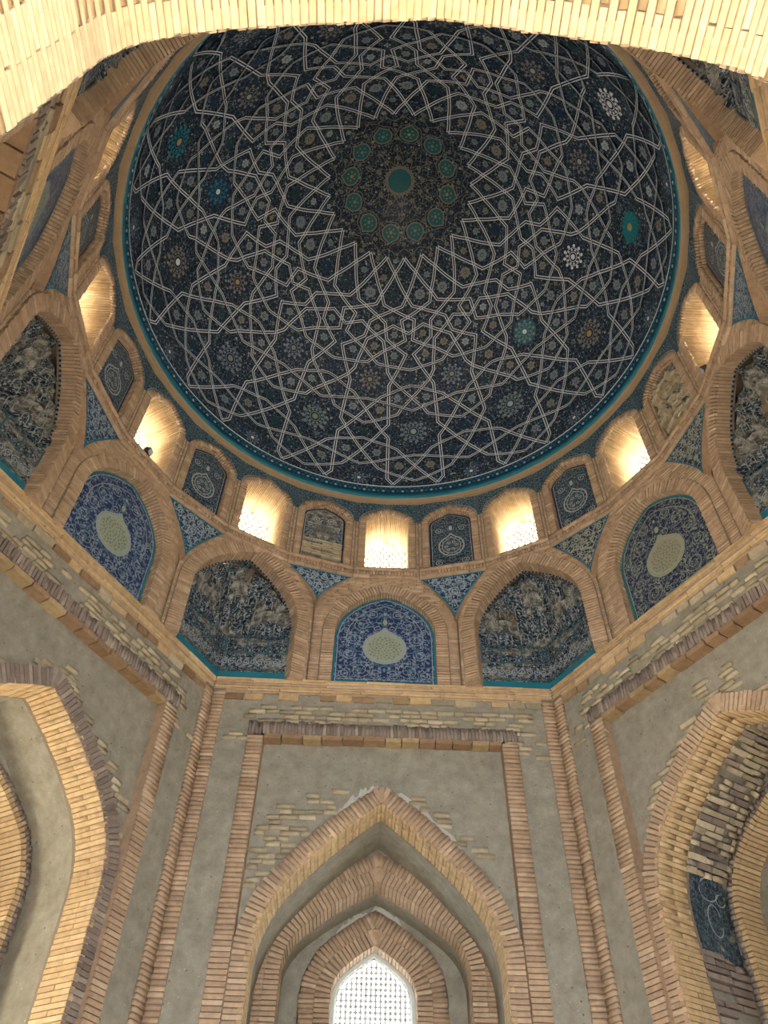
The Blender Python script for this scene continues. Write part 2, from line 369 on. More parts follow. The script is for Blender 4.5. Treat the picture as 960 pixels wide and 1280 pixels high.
def face_with_hole(mb, W, P, hw, z0, z1, d, mi=0, z0side=None):
    """plane at depth d, |u|<hw, z0..z1, with the arch P cut out"""
    w = P[-1][0]
    for s in (-1, 1):
        mb.quad([W @ Vector(q) for q in ((s * w, d, z0), (s * hw, d, z0), (s * hw, d, z1), (s * w, d, z1))], [(s * w, z0), (s * hw, z0), (s * hw, z1), (s * w, z1)], mi)
    Q = P[1:-1]
    for a, b in zip(Q[:-1], Q[1:]):
        mb.quad([W @ Vector(q) for q in ((a[0], d, a[1]), (b[0], d, b[1]), (b[0], d, z1), (a[0], d, z1))], [tuple(a), tuple(b), (b[0], z1), (a[0], z1)], mi)
def ring_face(mb, W, P, Q, d, mi=0):
    for i in range(len(P) - 1):
        mb.quad([W @ Vector((p[0], d, p[1])) for p in (P[i], P[i + 1], Q[i + 1], Q[i])], [tuple(P[i]), tuple(P[i + 1]), tuple(Q[i + 1]), tuple(Q[i])], mi)
def fill(mb, W, P, d, mi=0):
    i = [mb.vert(W @ Vector((p[0], d, p[1])), tuple(p)) for p in P]; mb.face(i, mi)
def u_at(P, z):
    """half-width of profile P (right half) at height z; 0 above the apex"""
    k = len(P) // 2; R = P[k:]; return float(np.interp(z, R[::-1, 1], R[::-1, 0])) if z < R[0, 1] else 0.0
def courses(parent, W, z0, z1, lim, d, m, pitch=0.075, length=0.24, depth=0.10, joint=0.012, sink=None, prob=1.0):
    """horizontal courses; lim(z) -> list of (ua, ub) spans"""
    n = int((z1 - z0) / pitch); pt = (z1 - z0) / max(n, 1)
    for i in range(n):
        z = z0 + (i + .5) * pt
        for ua, ub in lim(z):
            if ub - ua < .03: continue
            k = max(1, round((ub - ua) / length)); cuts = [ua + (ub - ua) * q / k for q in range(k + 1)]
            if k > 1 and i % 2: cuts = [ua] + [c - (ub - ua) / k / 2 for c in cuts[1:]] + [ub]
            for a, b in zip(cuts[:-1], cuts[1:]):
                if random.random() > prob: continue
                M = box_m(W, (a + b) / 2, d + depth / 2 + jit(.005), z, b - a - joint, depth, pt - joint)
                if sink is not None: sink.append(M)
                else: brick(parent, M, m)

# ------------------------------------------------------------------ setting: floor
H0 = 8.25; Z12 = 10.42; ZR = 12.0
mb = MB(); R = 14
mb.quad([(-R, -R, 0), (R, -R, 0), (R, R, 0), (-R, R, 0)])
tag(mb.build('floor', FLOORM), 'pale stone floor of the hexagonal hall', 'floor', kind='structure')

# ------------------------------------------------------------------ setting: six walls
SIDES = {'front': 90, 'front_left': 150, 'front_right': 30, 'back_left': 210, 'back_right': 330, 'back': 270}
WALL_LABEL = {
    'front': 'grey plaster wall with stepped pointed brick arches around the tall white lattice window',
    'front_left': 'grey plaster wall with glowing yellow brick arch and smooth plaster vault',
    'front_right': 'buff plaster wall whose arch vault shows rough stones and a blue tile patch',
    'back_left': 'wall seen edge-on below the slanting brown cornice beside the near brick vault',
    'back_right': 'wall hidden beyond the arch with rough stones',
    'back': 'near brick vault of pale ochre bricks arching over the portal'}
WALLS = {}
L2 = SC / 2
A1 = {k: arch(1.31, 0, 4.80, 6.57, 1.0, 40) for k in SIDES}
for k in ('front_left', 'front_right', 'back_left', 'back_right'): A1[k] = arch(1.33, 0, 5.10, 6.60, .85, 45)
A1['back'] = arch(1.42, 0, 5.25, 6.60, .7, 60)
A2 = arch(1.10, 0, 5.15, 6.20, .6, 50); A2M = offset(A2, .17); A2X = offset(A2, .34)
A2S = arch(1.21, 0, 5.2, 6.33, .7, 50)
A3 = arch(.525, 0, 5.12, 5.73, .9, 50); A3M = offset(A3, .19); A3X = offset(A3, .38)

def loose_patch(parent, W, u0, u1, z0, z1, d, prob, m=PALE, tilt=0.0, length=.21, lim=None, pitch=.068):
    """bricks showing where the plaster has fallen"""
    z = z0 + pitch / 2
    while z < z1:
        u = u0 + random.uniform(-.1, .05)
        while u < u1:
            l = random.uniform(.6, 1.15) * length
            if random.random() < prob and (lim is None or lim(u + l / 2, z)):
                M = box_m(W, u + l / 2, d + .02 + jit(.008), z + jit(.006), l - .014, .06, pitch - random.uniform(.014, .026), tilt + jit(.03)); brick(parent, M, m)
            u += l
        z += pitch

for side, ang in SIDES.items():
    W = WM(ang); near = side == 'back'
    P = A1[side]; PX = offset(P, .21); w1 = P[-1][0]
    dring = .15 if near else .05
    pl = MB(); mo = MB(); rv = MB()
    # plaster: side strips, frieze, spandrel (recessed), reveals of the frame
    for s in (-1, 1):
        pl.quad([W @ Vector(q) for q in ((s * 1.69, .02, 0), (s * 2.12, .02, 0), (s * 2.12, .02, 8.12), (s * 1.69, .02, 8.12))])
        if near: continue
        rv.quad([W @ Vector(q) for q in ((s * 1.50, .0, 0), (s * 1.50, .15, 0), (s * 1.50, .15, 7.42), (s * 1.50, 0, 7.42))])
        # mortar beds: pilasters and frame columns
        LP = (AP - .014) * math.tan(math.radians(30))
        mo.quad([W @ Vector(q) for q in ((s * 2.09, -.014, 0), (s * LP, -.014, 0), (s * LP, -.014, 8.1), (s * 2.09, -.014, 8.1))])
        mo.quad([W @ Vector(q) for q in ((s * 2.09, -.014, 0), (s * 2.09, .03, 0), (s * 2.09, .03, 8.1), (s * 2.09, -.014, 8.1))])
        mo.quad([W @ Vector(q) for q in ((s * 1.50, .008, 0), (s * 1.71, .008, 0), (s * 1.71, .008, 7.63), (s * 1.50, .008, 7.63))])
    pl.quad([W @ Vector(q) for q in ((-1.69, .02, 7.60), (1.69, .02, 7.60), (1.69, .02, 8.12), (-1.69, .02, 8.12))])
    if not near: mo.quad([W @ Vector(q) for q in ((-1.71, .008, 7.42), (1.71, .008, 7.42), (1.71, .008, 7.63), (-1.71, .008, 7.63))])
    if not near: mo.quad([W @ Vector(q) for q in ((-1.5, 0, 7.42), (1.5, 0, 7.42), (1.5, .17, 7.42), (-1.5, .17, 7.42))])
    face_with_hole(pl, W, P, 1.52 if not near else 2.2, 0, 7.43 if not near else 8.2, .15 if near else .135)
    # hull behind the squinches
    LH = (AP + .30) * math.tan(math.radians(30)); pl.quad([W @ Vector(q) for q in ((-LH, .30, 8.0), (LH, .30, 8.0), (LH, .30, 10.7), (-LH, .30, 10.7))])
    # arch ring bed and soffit bed
    ring_face(mo, W, offset(P, .012), offset(P, .20), dring + .012)
    wall = pl.build('wall_' + side, PLASTER); tag(wall, WALL_LABEL[side], 'wall', kind='structure'); WALLS[side] = wall
    # ---- pilasters and frame columns
    seen = side in ('front', 'front_left', 'front_right')
    if side not in ('back_right', 'back'):
        for s in (-1, 1):
            LPb = (AP - .028) * math.tan(math.radians(30)) + .012
            courses(wall, W, 2.4, 8.06, lambda z: [(2.08, LPb)] if s > 0 else [(-LPb, -2.08)], -.028, TAN, .054, .3, .06, .013)
            courses(wall, W, 2.4, 7.42, lambda z: [(1.50, 1.71)] if s > 0 else [(-1.71, -1.50)], -.012, TAN, .054, .3, .08, .013)
        # ---- beam: weathered rowlock edge face, big brown bricks below it
        u = -1.71
        while u < 1.70:
            st = .045; brick(wall, box_m(W, u + st / 2, -.01 + .05 + jit(.012), 7.525 + jit(.01), st - .008, .12, .16 + jit(.03), jit(.1)), DARKB); u += st
        u = -1.5
        while u < 1.48:
            l = min(random.uniform(.20, .30), 1.5 - u)
            brick(wall, box_m(W, u + l / 2, .085 + jit(.006), 7.405 + jit(.008), l - .015, .19, .06), RED); u += l
        # ---- frieze of bare bricks and the row of brick ends below the cornice
        loose_patch(wall, W, -1.75, 1.75, 7.60, 7.90, 0.0, .72)
        for s in (-1, 1): loose_patch(wall, W, *sorted((s * 1.62, s * 1.98)), 7.2, 7.62, 0.01, .42)
        u = -2.1
        while u < 2.08:
            l = min(random.uniform(.18, .32), 2.1 - u)
            if random.random() < .93: brick(wall, box_m(W, u + l / 2, .045 + jit(.012), 8.0 + jit(.012), l - .02, .10, random.uniform(.07, .10), jit(.04)), random.choice((RED, PALE, OCHRE, RED)))
            u += l
        # ---- arch: face ring and soffit
    if side != 'back_right':
        facem = {'front': TAN, 'front_left': DARKB, 'front_right': TAN, 'back_left': TAN, 'back': TAN}.get(side, TAN)  # front-left ring is laid in the darker grey-brown brick
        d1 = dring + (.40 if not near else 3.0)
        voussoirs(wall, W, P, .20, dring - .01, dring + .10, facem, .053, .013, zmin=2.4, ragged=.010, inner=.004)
        voussoirs(wall, W, P, .06, dring, min(d1, 1.75), OCHRE, .046 if near else .052, .009, zmin=2.6, inner=-.004, lens=.30 if near else .40)
    strip(mo, W, offset(P, .010), dring, dring + .45 if not near else 2.3)
    if side in ('front', 'front_left'):
        # bricks showing through the plaster round the arch
        lim = lambda u, z: abs(u) > u_at(PX, z) + .05 and abs(u) < 1.45
        if side == 'front':
            loose_patch(wall, W, -1.48, -.55, 5.55, 6.75, .115, .78, lim=lambda u, z: lim(u, z) and abs(u) < u_at(PX, z) + .75 and z < 6.75)
            loose_patch(wall, W, .15, 1.1, 5.7, 6.75, .115, .8, lim=lambda u, z: lim(u, z) and abs(u) < u_at(PX, z) + .26)
        else:
            loose_patch(wall, W, .1, 1.45, 5.7, 6.9, .115, .75, lim=lambda u, z: lim(u, z) and abs(u) < u_at(PX, z) + .30)
            loose_patch(wall, W, -1.2, .3, 6.2, 7.02, .115, .8, lim=lambda u, z: lim(u, z) and abs(u) < u_at(PX, z) + .2)
    if side == 'front_right':
        lim = lambda u, z: abs(u) > u_at(PX, z) + .03 and abs(u) < 1.45
        loose_patch(wall, W, -1.2, .9, 6.1, 7.1, .115, .8, lim=lambda u, z: lim(u, z) and abs(u) < u_at(PX, z) + .26)
    mo.build('mortar_bed', MORTAR, wall)
    if rv.v: rv.build('frame_reveal', TAN, wall)
    # ---- niche behind the arch
    ni = MB()
    if near:
        pass
    else:
        PV = offset(P, .055); dv0, dv1 = dring + .38, 1.25 if side == 'front' else 1.10
        A2w = A2 if side == 'front' else A2S; t2 = .165 if side == 'front' else .07
        strip(ni, W, PV, dv0, dv1 + .05)
        ring_face(ni, W, offset(A2w, .02), offset(P, .25), dv1 + .034)         # end wall around the second arch
        ni.build('vault_plaster', PLASTER, wall, smooth=False)
        if True:
            m2 = MB(); ring_face(m2, W, offset(A2w, .01), offset(A2w, t2 * 2 - .005), dv1 + .024); strip(m2, W, offset(A2w, .012), dv1, dv1 + .34); m2.build('mortar_bed', MORTAR, wall)
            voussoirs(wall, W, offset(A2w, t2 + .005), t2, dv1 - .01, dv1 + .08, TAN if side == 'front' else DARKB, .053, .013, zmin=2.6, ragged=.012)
            voussoirs(wall, W, A2w, t2, dv1 - .012, dv1 + .34, TAN if side == 'front' else OCHRE, .053, .013, zmin=2.6, ragged=.006)
            n2 = MB(); strip(n2, W, offset(A2w, .03), dv1 + .30, 2.02); ring_face(n2, W, offset(A3, .36), offset(A2w, .12), 2.0); n2.build('vault_plaster', PLASTER, wall)
            m3 = MB(); ring_face(m3, W, offset(A3, .01), A3X, 2.0); strip(m3, W, offset(A3, .012), 1.98, 2.3); m3.build('mortar_bed', MORTAR, wall)
            voussoirs(wall, W, A3M, .185, 1.965, 2.06, TAN, .053, .013, zmin=2.8, ragged=.012)
            voussoirs(wall, W, A3, .185, 1.965, 2.28, TAN, .053, .013, zmin=2.8, ragged=.004)
        else:
            n2 = MB(); fill(n2, W, offset(A2, .31), dv1 + .03); n2.build('back_plaster', PLASTER, wall)

def ragged_patch(parent, W, P, u0, u1, d, base, top, m, seed):
    r = random.Random(seed); n = 18; rows = []
    for i in range(n + 1):
        u = u0 + (u1 - u0) * i / n; zb = np.interp(abs(u), P[len(P) // 2:, 0], P[len(P) // 2:, 1]) + base; h = top * math.sin(math.pi * i / n) ** .6 * r.uniform(.45, 1.1)
        rows.append([W @ Vector((u, d, zb)), W @ Vector((u, d - .006, zb + h * .5)), W @ Vector((u, d + .004, zb + h))])
    mb = MB(); mb.grid(rows); mb.build('plaster_patch', m, parent)
CHALK = flat_mat('pale_gypsum', (0.46, 0.44, 0.38), (0.62, 0.60, 0.53), 9)
ragged_patch(WALLS['front'], WM(90), offset(A1['front'], .21), -.55, -.02, .124, .0, .16, CHALK, 1); ragged_patch(WALLS['front'], WM(90), offset(A1['front'], .21), .02, 1.0, .124, .0, .14, CHALK, 2)
ragged_patch(WALLS['front'], WM(90), offset(A3, .385), -.5, -.1, 1.99, .0, .09, CHALK, 3); ragged_patch(WALLS['front'], WM(90), offset(A3, .385), -.06, .34, 1.99, .0, .13, CHALK, 4)
ragged_patch(WALLS['front_right'], WM(30), offset(A1['front_right'], .21), -1.25, -.1, .124, .0, .08, CHALK, 5); ragged_patch(WALLS['front_left'], WM(150), offset(A1['front_left'], .21), .1, 1.3, .124, .0, .06, CHALK, 6)
# front-right vault: rough stones, blue tile remnant, bare brown courses
W = WM(30); P = A1['front_right']; wall = WALLS['front_right']
PV = offset(P, .055)
for (x, y, tu, tz, st) in resample(PV, .072):
    if y < 3.0 or (x > .9): continue
    nu, nz = -tz, tu; d = .44
    zone = 'rough' if y > 5.55 or x > -.6 else ('tile' if y > 4.85 else 'low')
    if zone == 'tile': continue
    while d < 1.09:
        l = random.uniform(.11, .26) if zone == 'rough' else random.uniform(.2, .4)
        l = min(l, 1.10 - d)
        if l > .05 and random.random() < (.9 if zone == 'rough' else .8):
            t = random.uniform(.05, .13) if zone == 'rough' else random.uniform(.03, .09)
            a = st * random.uniform(.6, .92)
            R3_ = Matrix.Rotation(jit(.16), 4, 'X')
            M = Matrix(((tu * a, 0, nu * t, x - nu * t * .3), (0, l - .03, 0, d + l / 2), (tz * a, 0, nz * t, y - nz * t * .3), (0, 0, 0, 1)))
            brick(wall, W @ M, random.choice((PALE, PALE, DARKB)) if zone == 'rough' else DARKB)
        d += l
mb = MB(); rows = []; uvr = []
for y in np.linspace(4.80, 5.66, 14):
    x = -u_at(PV, y) + .028
    e0, e1 = .46, 1.08; fr = (y - 4.80) / .86
    if fr > .8: e1 = .46 + (1.08 - .46) * max(.25, 1 - (fr - .8) * 3.6)
    rows.append([W @ Vector((x, e0 + (e1 - e0) * q / 6 , y + .03 * math.sin(q * 2.3))) for q in range(7)]); uvr.append([(e0 + (e1 - e0) * q / 6, y) for q in range(7)])
mb.grid(rows, uvr)
rem = mb.build('tile_remnant', TILE_REMNANT); tag(rem, 'scratched dark blue tile patch left on the rough vault of the arch', 'tile panel')
so = rem.modifiers.new('thick', 'SOLIDIFY'); so.thickness = .02; so.offset = 0
for cx, cz, rx, rz in ((.82, 5.16, .09, .15), (.78, 5.45, .13, .10), (.95, 5.38, .06, .05)):
    mb = MB(); pts = []
    for q in range(22):
        a = q / 21 * 5.6 + .4; z = cz + rz * math.sin(a); d = cx + rx * math.cos(a)
        pts.append([W @ Vector((-u_at(PV, z) + .045, d, z)), W @ Vector((-u_at(PV, z) + .045, d + .014 * math.cos(a), z + .014 * math.sin(a)))])
    mb.grid(pts); mb.build('scroll', BLUEW, rem)

# near vault floor-to-crown lining below the brick courses, and the portal jambs outside it
# ------------------------------------------------------------------ cornice on the hexagon
for side, ang in SIDES.items():
    W = WM(ang); root = empty('trim_%d' % (1 + list(SIDES).index(side)), W @ Vector((0, 0, 8.05)))
    tag(root, {'front': 'ochre brick cornice under the tile panels above the lattice window wall',
               'front_left': 'ochre brick cornice above the wall with the glowing yellow arch',
               'front_right': 'ochre brick cornice above the wall with the rough stone vault',
               'back_left': 'steep ochre cornice strip running up beside the near brick vault',
               'back_right': 'ochre brick cornice past the rough stone vault',
               'back': 'ochre brick cornice over the near brick vault'}[side], 'cornice', kind='structure')
    for k, (z, dd) in enumerate(((8.068, .0), (8.106, -.006), (8.144, -.011), (8.182, -.020), (8.220, -.026), (8.256, -.032))):
        Ld = (AP + dd) * math.tan(math.radians(30)) - .002; u = -Ld; h = .040
        while u < Ld - .01:
            l = min(random.uniform(.42, .55), Ld - u)
            if Ld - u - l < .15: l = Ld - u
            brick(root, box_m(W, u + l / 2, dd + .15 + jit(.002), z, l - .006, .30, h - .010), OCHRE if k % 3 else TAN); u += l
    mb = MB(); Ld = (AP + .0) * math.tan(math.radians(30))
    mb.quad([W @ Vector(q) for q in ((-Ld, .012, 8.05), (Ld, .012, 8.05), (Ld, -.012, 8.27), (-Ld, -.012, 8.27))])
    mb.quad([W @ Vector(q) for q in ((-Ld, -.012, 8.262), (Ld, -.012, 8.262), (Ld + .3, .4, 8.262), (-Ld - .3, .4, 8.262))])
    mb.build('mortar_bed', MORTAR, root)

# ------------------------------------------------------------------ lower drum: twelve bays
S12 = AP * math.tan(math.radians(15))          # half side of the dodecagon
PANEL = arch(.72, H0, 9.16, 9.95, 1.0, 42); PANELX = offset(PANEL, .175)
SQ = arch(.79, H0, 9.19, 10.16, 1.0, 40); SQX = offset(SQ, .20)
mo = MB()
drum = None
mids = [90, 150, 210, 270, 330, 30]; corners = [120, 180, 240, 300, 0, 60]
for ang in mids: face_with_hole(mo, WM(ang), PANEL, S12, H0, Z12 + .05, .012)
for ang in corners: face_with_hole(mo, WM(ang), SQ, S12, H0, Z12 + .05, .012)
drum = mo.build('wall_drum_lower', MORTAR)
tag(drum, 'brick wall zone of twelve arches between the cornice and the ring of windows', 'wall', kind='structure')
for ang in mids + corners:
    X = PANELX if ang in mids else SQX; W = WM(ang)
    if in_view(W @ Vector((0, 0, 9.3))) or in_view(W @ Vector((-.9, 0, 9))) or in_view(W @ Vector((.9, 0, 9))) or in_view(W @ Vector((0, 0, 10.3))):
        def lim(z, X=X):
            ue = u_at(X, z)
            return [(-S12 + .004, -ue - .004), (ue + .004, S12 - .004)] if ue > 0 else [(-S12 + .004, S12 - .004)]
        courses(drum, W, H0 + .02, Z12 - .08, lim, -.004, TAN, .043, .23, .06, .012)

def spiral(mb, W, u, z, r, turns, hand, d, wd=.011, a0=0.0):
    pts = []; n = int(turns * 14)
    for i in range(n + 1):
        t = i / n; a = a0 + hand * t * turns * 2 * math.pi; rr = r * (1 - .82 * t)
        pts.append((u + rr * math.cos(a), z + rr * math.sin(a)))
    ribbon(mb, W, pts, wd, d)
def ribbon(mb, W, pts, wd, d, closed=False):
    P = np.array(pts); T = np.gradient(P, axis=0); T /= np.linalg.norm(T, axis=1)[:, None] + 1e-9; N = np.stack([-T[:, 1], T[:, 0]], 1) * wd / 2
    mb.grid([[W @ Vector((a[0], d, a[1])), W @ Vector((b[0], d, b[1]))] for a, b in zip(P - N, P + N)])
def disc(mb, W, u, z, r, d, n=10, mi=0, rz=None, pointed=0):
    c = mb.vert(W @ Vector((u, d, z)), (u, z)); L = []
    for k in range(n):
        a = 2 * math.pi * k / n + math.pi / 2; q = 1 + (pointed if k == 0 else 0)
        L.append(mb.vert(W @ Vector((u + r * math.cos(a) * q, d, z + (rz or r) * math.sin(a) * q)), (u + r * math.cos(a), z + (rz or r) * math.sin(a))))
    for k in range(n): mb.face((c, L[k], L[(k + 1) % n]), mi)
def flower(mb, W, u, z, r, d, n=6):
    for k in range(n):
        a = 2 * math.pi * k / n; disc(mb, W, u + r * .62 * math.cos(a), z + r * .62 * math.sin(a), r * .34, d, 6)
    disc(mb, W, u, z, r * .26, d, 6)
def drop_outline(u, z, rx, rz, n=36):
    """round medallion drawn up to a point"""
    out = []
    for k in range(n):
        a = 2 * math.pi * k / n; x = math.sin(a); y = math.cos(a)
        e = max(0.0, 1 - abs(a if a < math.pi else 2 * math.pi - a) / .55)
        out.append((u + rx * x * (1 - .25 * e), z + rz * (y + .32 * e * e)))
    return out

PANEL_LABEL = {
    90: 'bright cobalt tile panel with pale green medallion above the lattice window wall',
    150: 'cobalt tile panel with pale lobed medallion above the wall with the glowing arch',
    30: 'dark tile panel with buff medallion above the wall with the rough stone vault',
    210: 'narrow foreshortened blue tile panel beside the steep cornice strip and the near vault',
    330: 'pale blue tile panel beyond the niche with the torn dark hole, over the hidden wall',
    270: 'blue tile panel above the near brick vault'}
for ang in mids:
    W = WM(ang); dark = ang == 30; T = TILE_DARK if dark else TILE_BLUE
    arc = empty('brick_arch', W @ Vector((0, 0, H0)))
    tag(arc, 'pointed brick arch framing the ' + {90: 'bright cobalt panel above the lattice window wall', 150: 'cobalt panel above the glowing yellow arch', 30: 'dark panel with the buff medallion',
             210: 'narrow foreshortened blue panel by the steep cornice', 330: 'pale blue panel past the torn niche', 270: 'panel above the near vault'}[ang], 'arch', 'pointed brick arches over the cornice')
    if ang != 270:
        voussoirs(arc, W, PANEL, .165, -.022, .08, TAN, .043, .012, ragged=.004)
        sk = []; voussoirs(arc, W, PANEL, .05, .05, .125, TAN, .043, .012, inner=-.003, sink=sk); join_boxes('reveal_bricks', sk, arc, TAN)
    mb = MB(); strip(mb, W, offset(PANEL, .004), .0, .15); mb.build('mortar_bed', MORTAR, arc)
    root = empty('tile_mural', W @ Vector((0, .1, H0))); tag(root, PANEL_LABEL[ang], 'tile panel', 'tile panels in the mid-wall arches')
    mb = MB(); fill(mb, W, offset(PANEL, .01), .115); mb.build('tile_field', T, root)
    mb = MB(); ring_face(mb, W, offset(PANEL, -.032), offset(PANEL, -.002), .110)
    mb.quad([W @ Vector(q) for q in ((-.72, .109, H0), (.72, .109, H0), (.72, .109, H0 + .15), (-.72, .109, H0 + .15))]); mb.build('border', TURQ, root)
    mb = MB(); Q = offset(PANEL, -.05); ribbon(mb, W, [q for q in Q], .012, .107)
    Q = offset(PANEL, -.17); Q = np.array([q for q in Q if q[1] > H0 + .2]); ribbon(mb, W, Q, .010, .107)
    mb.quad([W @ Vector(q) for q in ((-.65, .107, H0 + .165), (.65, .107, H0 + .165), (.65, .107, H0 + .175), (-.65, .107, H0 + .175))])
    # vine scrolls, mirrored
    for u, z, r, tn, h, a0 in ((.33, 8.58, .15, 2.0, 1, 1.6), (.56, 8.52, .08, 1.6, -1, 0), (.12, 8.50, .08, 1.5, -1, 2), (.50, 8.86, .10, 1.8, 1, 3), (.44, 9.14, .12, 1.9, -1, 1), (.33, 9.40, .13, 1.9, 1, 4),
                               (.18, 9.62, .09, 1.6, -1, 0), (.56, 9.28, .06, 1.4, 1, 0), (.10, 9.34, .07, 1.5, 1, 3), (.20, 8.72, .06, 1.4, -1, 1)):
        for s in (-1, 1): spiral(mb, W, s * u, z, r, tn, s * h, .107, .008, a0 if s > 0 else math.pi - a0)
    for k in range(46):
        u = random.uniform(.05, .64); z = random.uniform(8.42, 9.72)
        if u < u_at(PANEL, z) - .1 and not ((u / .34) ** 2 + ((z - 9.0) / .34) ** 2 < 1.1):
            for s in (-1, 1): flower(mb, W, s * u, z, random.uniform(.014, .024), .1065, 5)
    mb.build('vine_scroll', GREENP if dark else BLUEW, root)['kind'] = 'stuff'
    # medallion: rim and field with small blossoms
    out = drop_outline(0, 8.98, .305, .285); rim = drop_outline(0, 8.98, .262, .243)
    mb = MB(); mb.face([mb.vert(W @ Vector((p[0], .104, p[1])), p) for p in out]); med = mb.build('medallion', BUFF if dark else GREENP, root)
    mb = MB(); ribbon(mb, W, rim + [rim[0]], .016, .101); ribbon(mb, W, out + [out[0]], .014, .101)
    for k in range(22):
        a = 2 * math.pi * k / 22; disc(mb, W, .282 * math.sin(a), 8.98 + .264 * math.cos(a), .011, .101, 5)
    mb.build('medallion_rim', BLUEW if not dark else GREENP, med)
    mb = MB()
    for k in range(70):
        a = k * 2.39996; r = math.sqrt((k + .5) / 70); flower(mb, W, .235 * r * math.cos(a), 8.97 + .215 * r * math.sin(a), random.uniform(.012, .020), .101, 5)
    mb.build('medallion_blossom', BLOS, med)['kind'] = 'stuff'
    mb = MB(); disc(mb, W, 0, 9.46, .035, .104, 10, 0, .055); mb.build('finial', GREENP, root)
    mb = MB(); disc(mb, W, 0, 9.62, .022, .104, 8, 0, .03); mb.build('finial', GREENP, root)

SQ_LABEL = {
    120: 'corner niche of worn blue honeycomb tilework left of the bright cobalt panel',
    60: 'corner niche of tilework with pale worn centre between cobalt and dark panels',
    180: 'corner niche of broken dark honeycomb tilework, blue patch at its side, past the cobalt panel',
    0: 'corner niche of blue-grey tilework torn open by a dark hole beside the dark panel',
    240: 'corner niche seen edge-on over the near vault, next to the steep cornice',
    300: 'corner niche of pale broken tilework behind the near vault with a black hole'}
SQ_LABEL[120] = 'corner niche of worn blue honeycomb tilework between the two cobalt panels'
def muqarnas(W, seed):
    r = random.Random(seed); NU, NZ = 84, 96; rows = []; uvs = []
    tiers = [8.99, 9.22, 9.44, 9.65, 9.85, 10.03, 10.2]; dep = [1.0, .92, .76, .60, .46, .34, .24]; cells = [8, 7, 6, 5, 4, 3]
    ph = [r.uniform(0, 6) for _ in range(8)]
    for j in range(NZ + 1):
        z = H0 + (10.17 - H0) * j / NZ; hw = max(u_at(SQ, z), .012) + .012; row = []; uv = []
        for i in range(NU + 1):
            u = -hw + 2 * hw * i / NU; base = max(.15, .60 - .572 * abs(u))
            if z < tiers[0]: d = base
            else:
                k = max(q for q in range(6) if z >= tiers[q]); v = (z - tiers[k]) / (tiers[k + 1] - tiers[k]); v = min(v, 1)
                f = dep[k] + (dep[k + 1] - dep[k]) * v ** 2.2
                n = cells[k]; cc = (u / (2 * .79) + .5) * n + (.5 if k % 2 else 0); c = cc - math.floor(cc)
                arc_ = max(0.0, 1 - (abs(2 * c - 1) ** 2 + max(0, v - .15) ** 2 * 1.2))
                d = .10 + (base - .10) * f + .11 * math.sqrt(arc_) - .03
            nz_ = math.sin(u * 23 + ph[0]) * math.sin(z * 19 + ph[1]) + .6 * math.sin(u * 47 + z * 31 + ph[2]) + .5 * math.sin(u * 61 - z * 53 + ph[3])
            d += (.010 if z > tiers[0] else .003) * nz_
            row.append(W @ Vector((u, max(d, .13), z))); uv.append((u, z))
        rows.append(row); uvs.append(uv)
    mb = MB(); mb.grid(rows, uvs); return mb
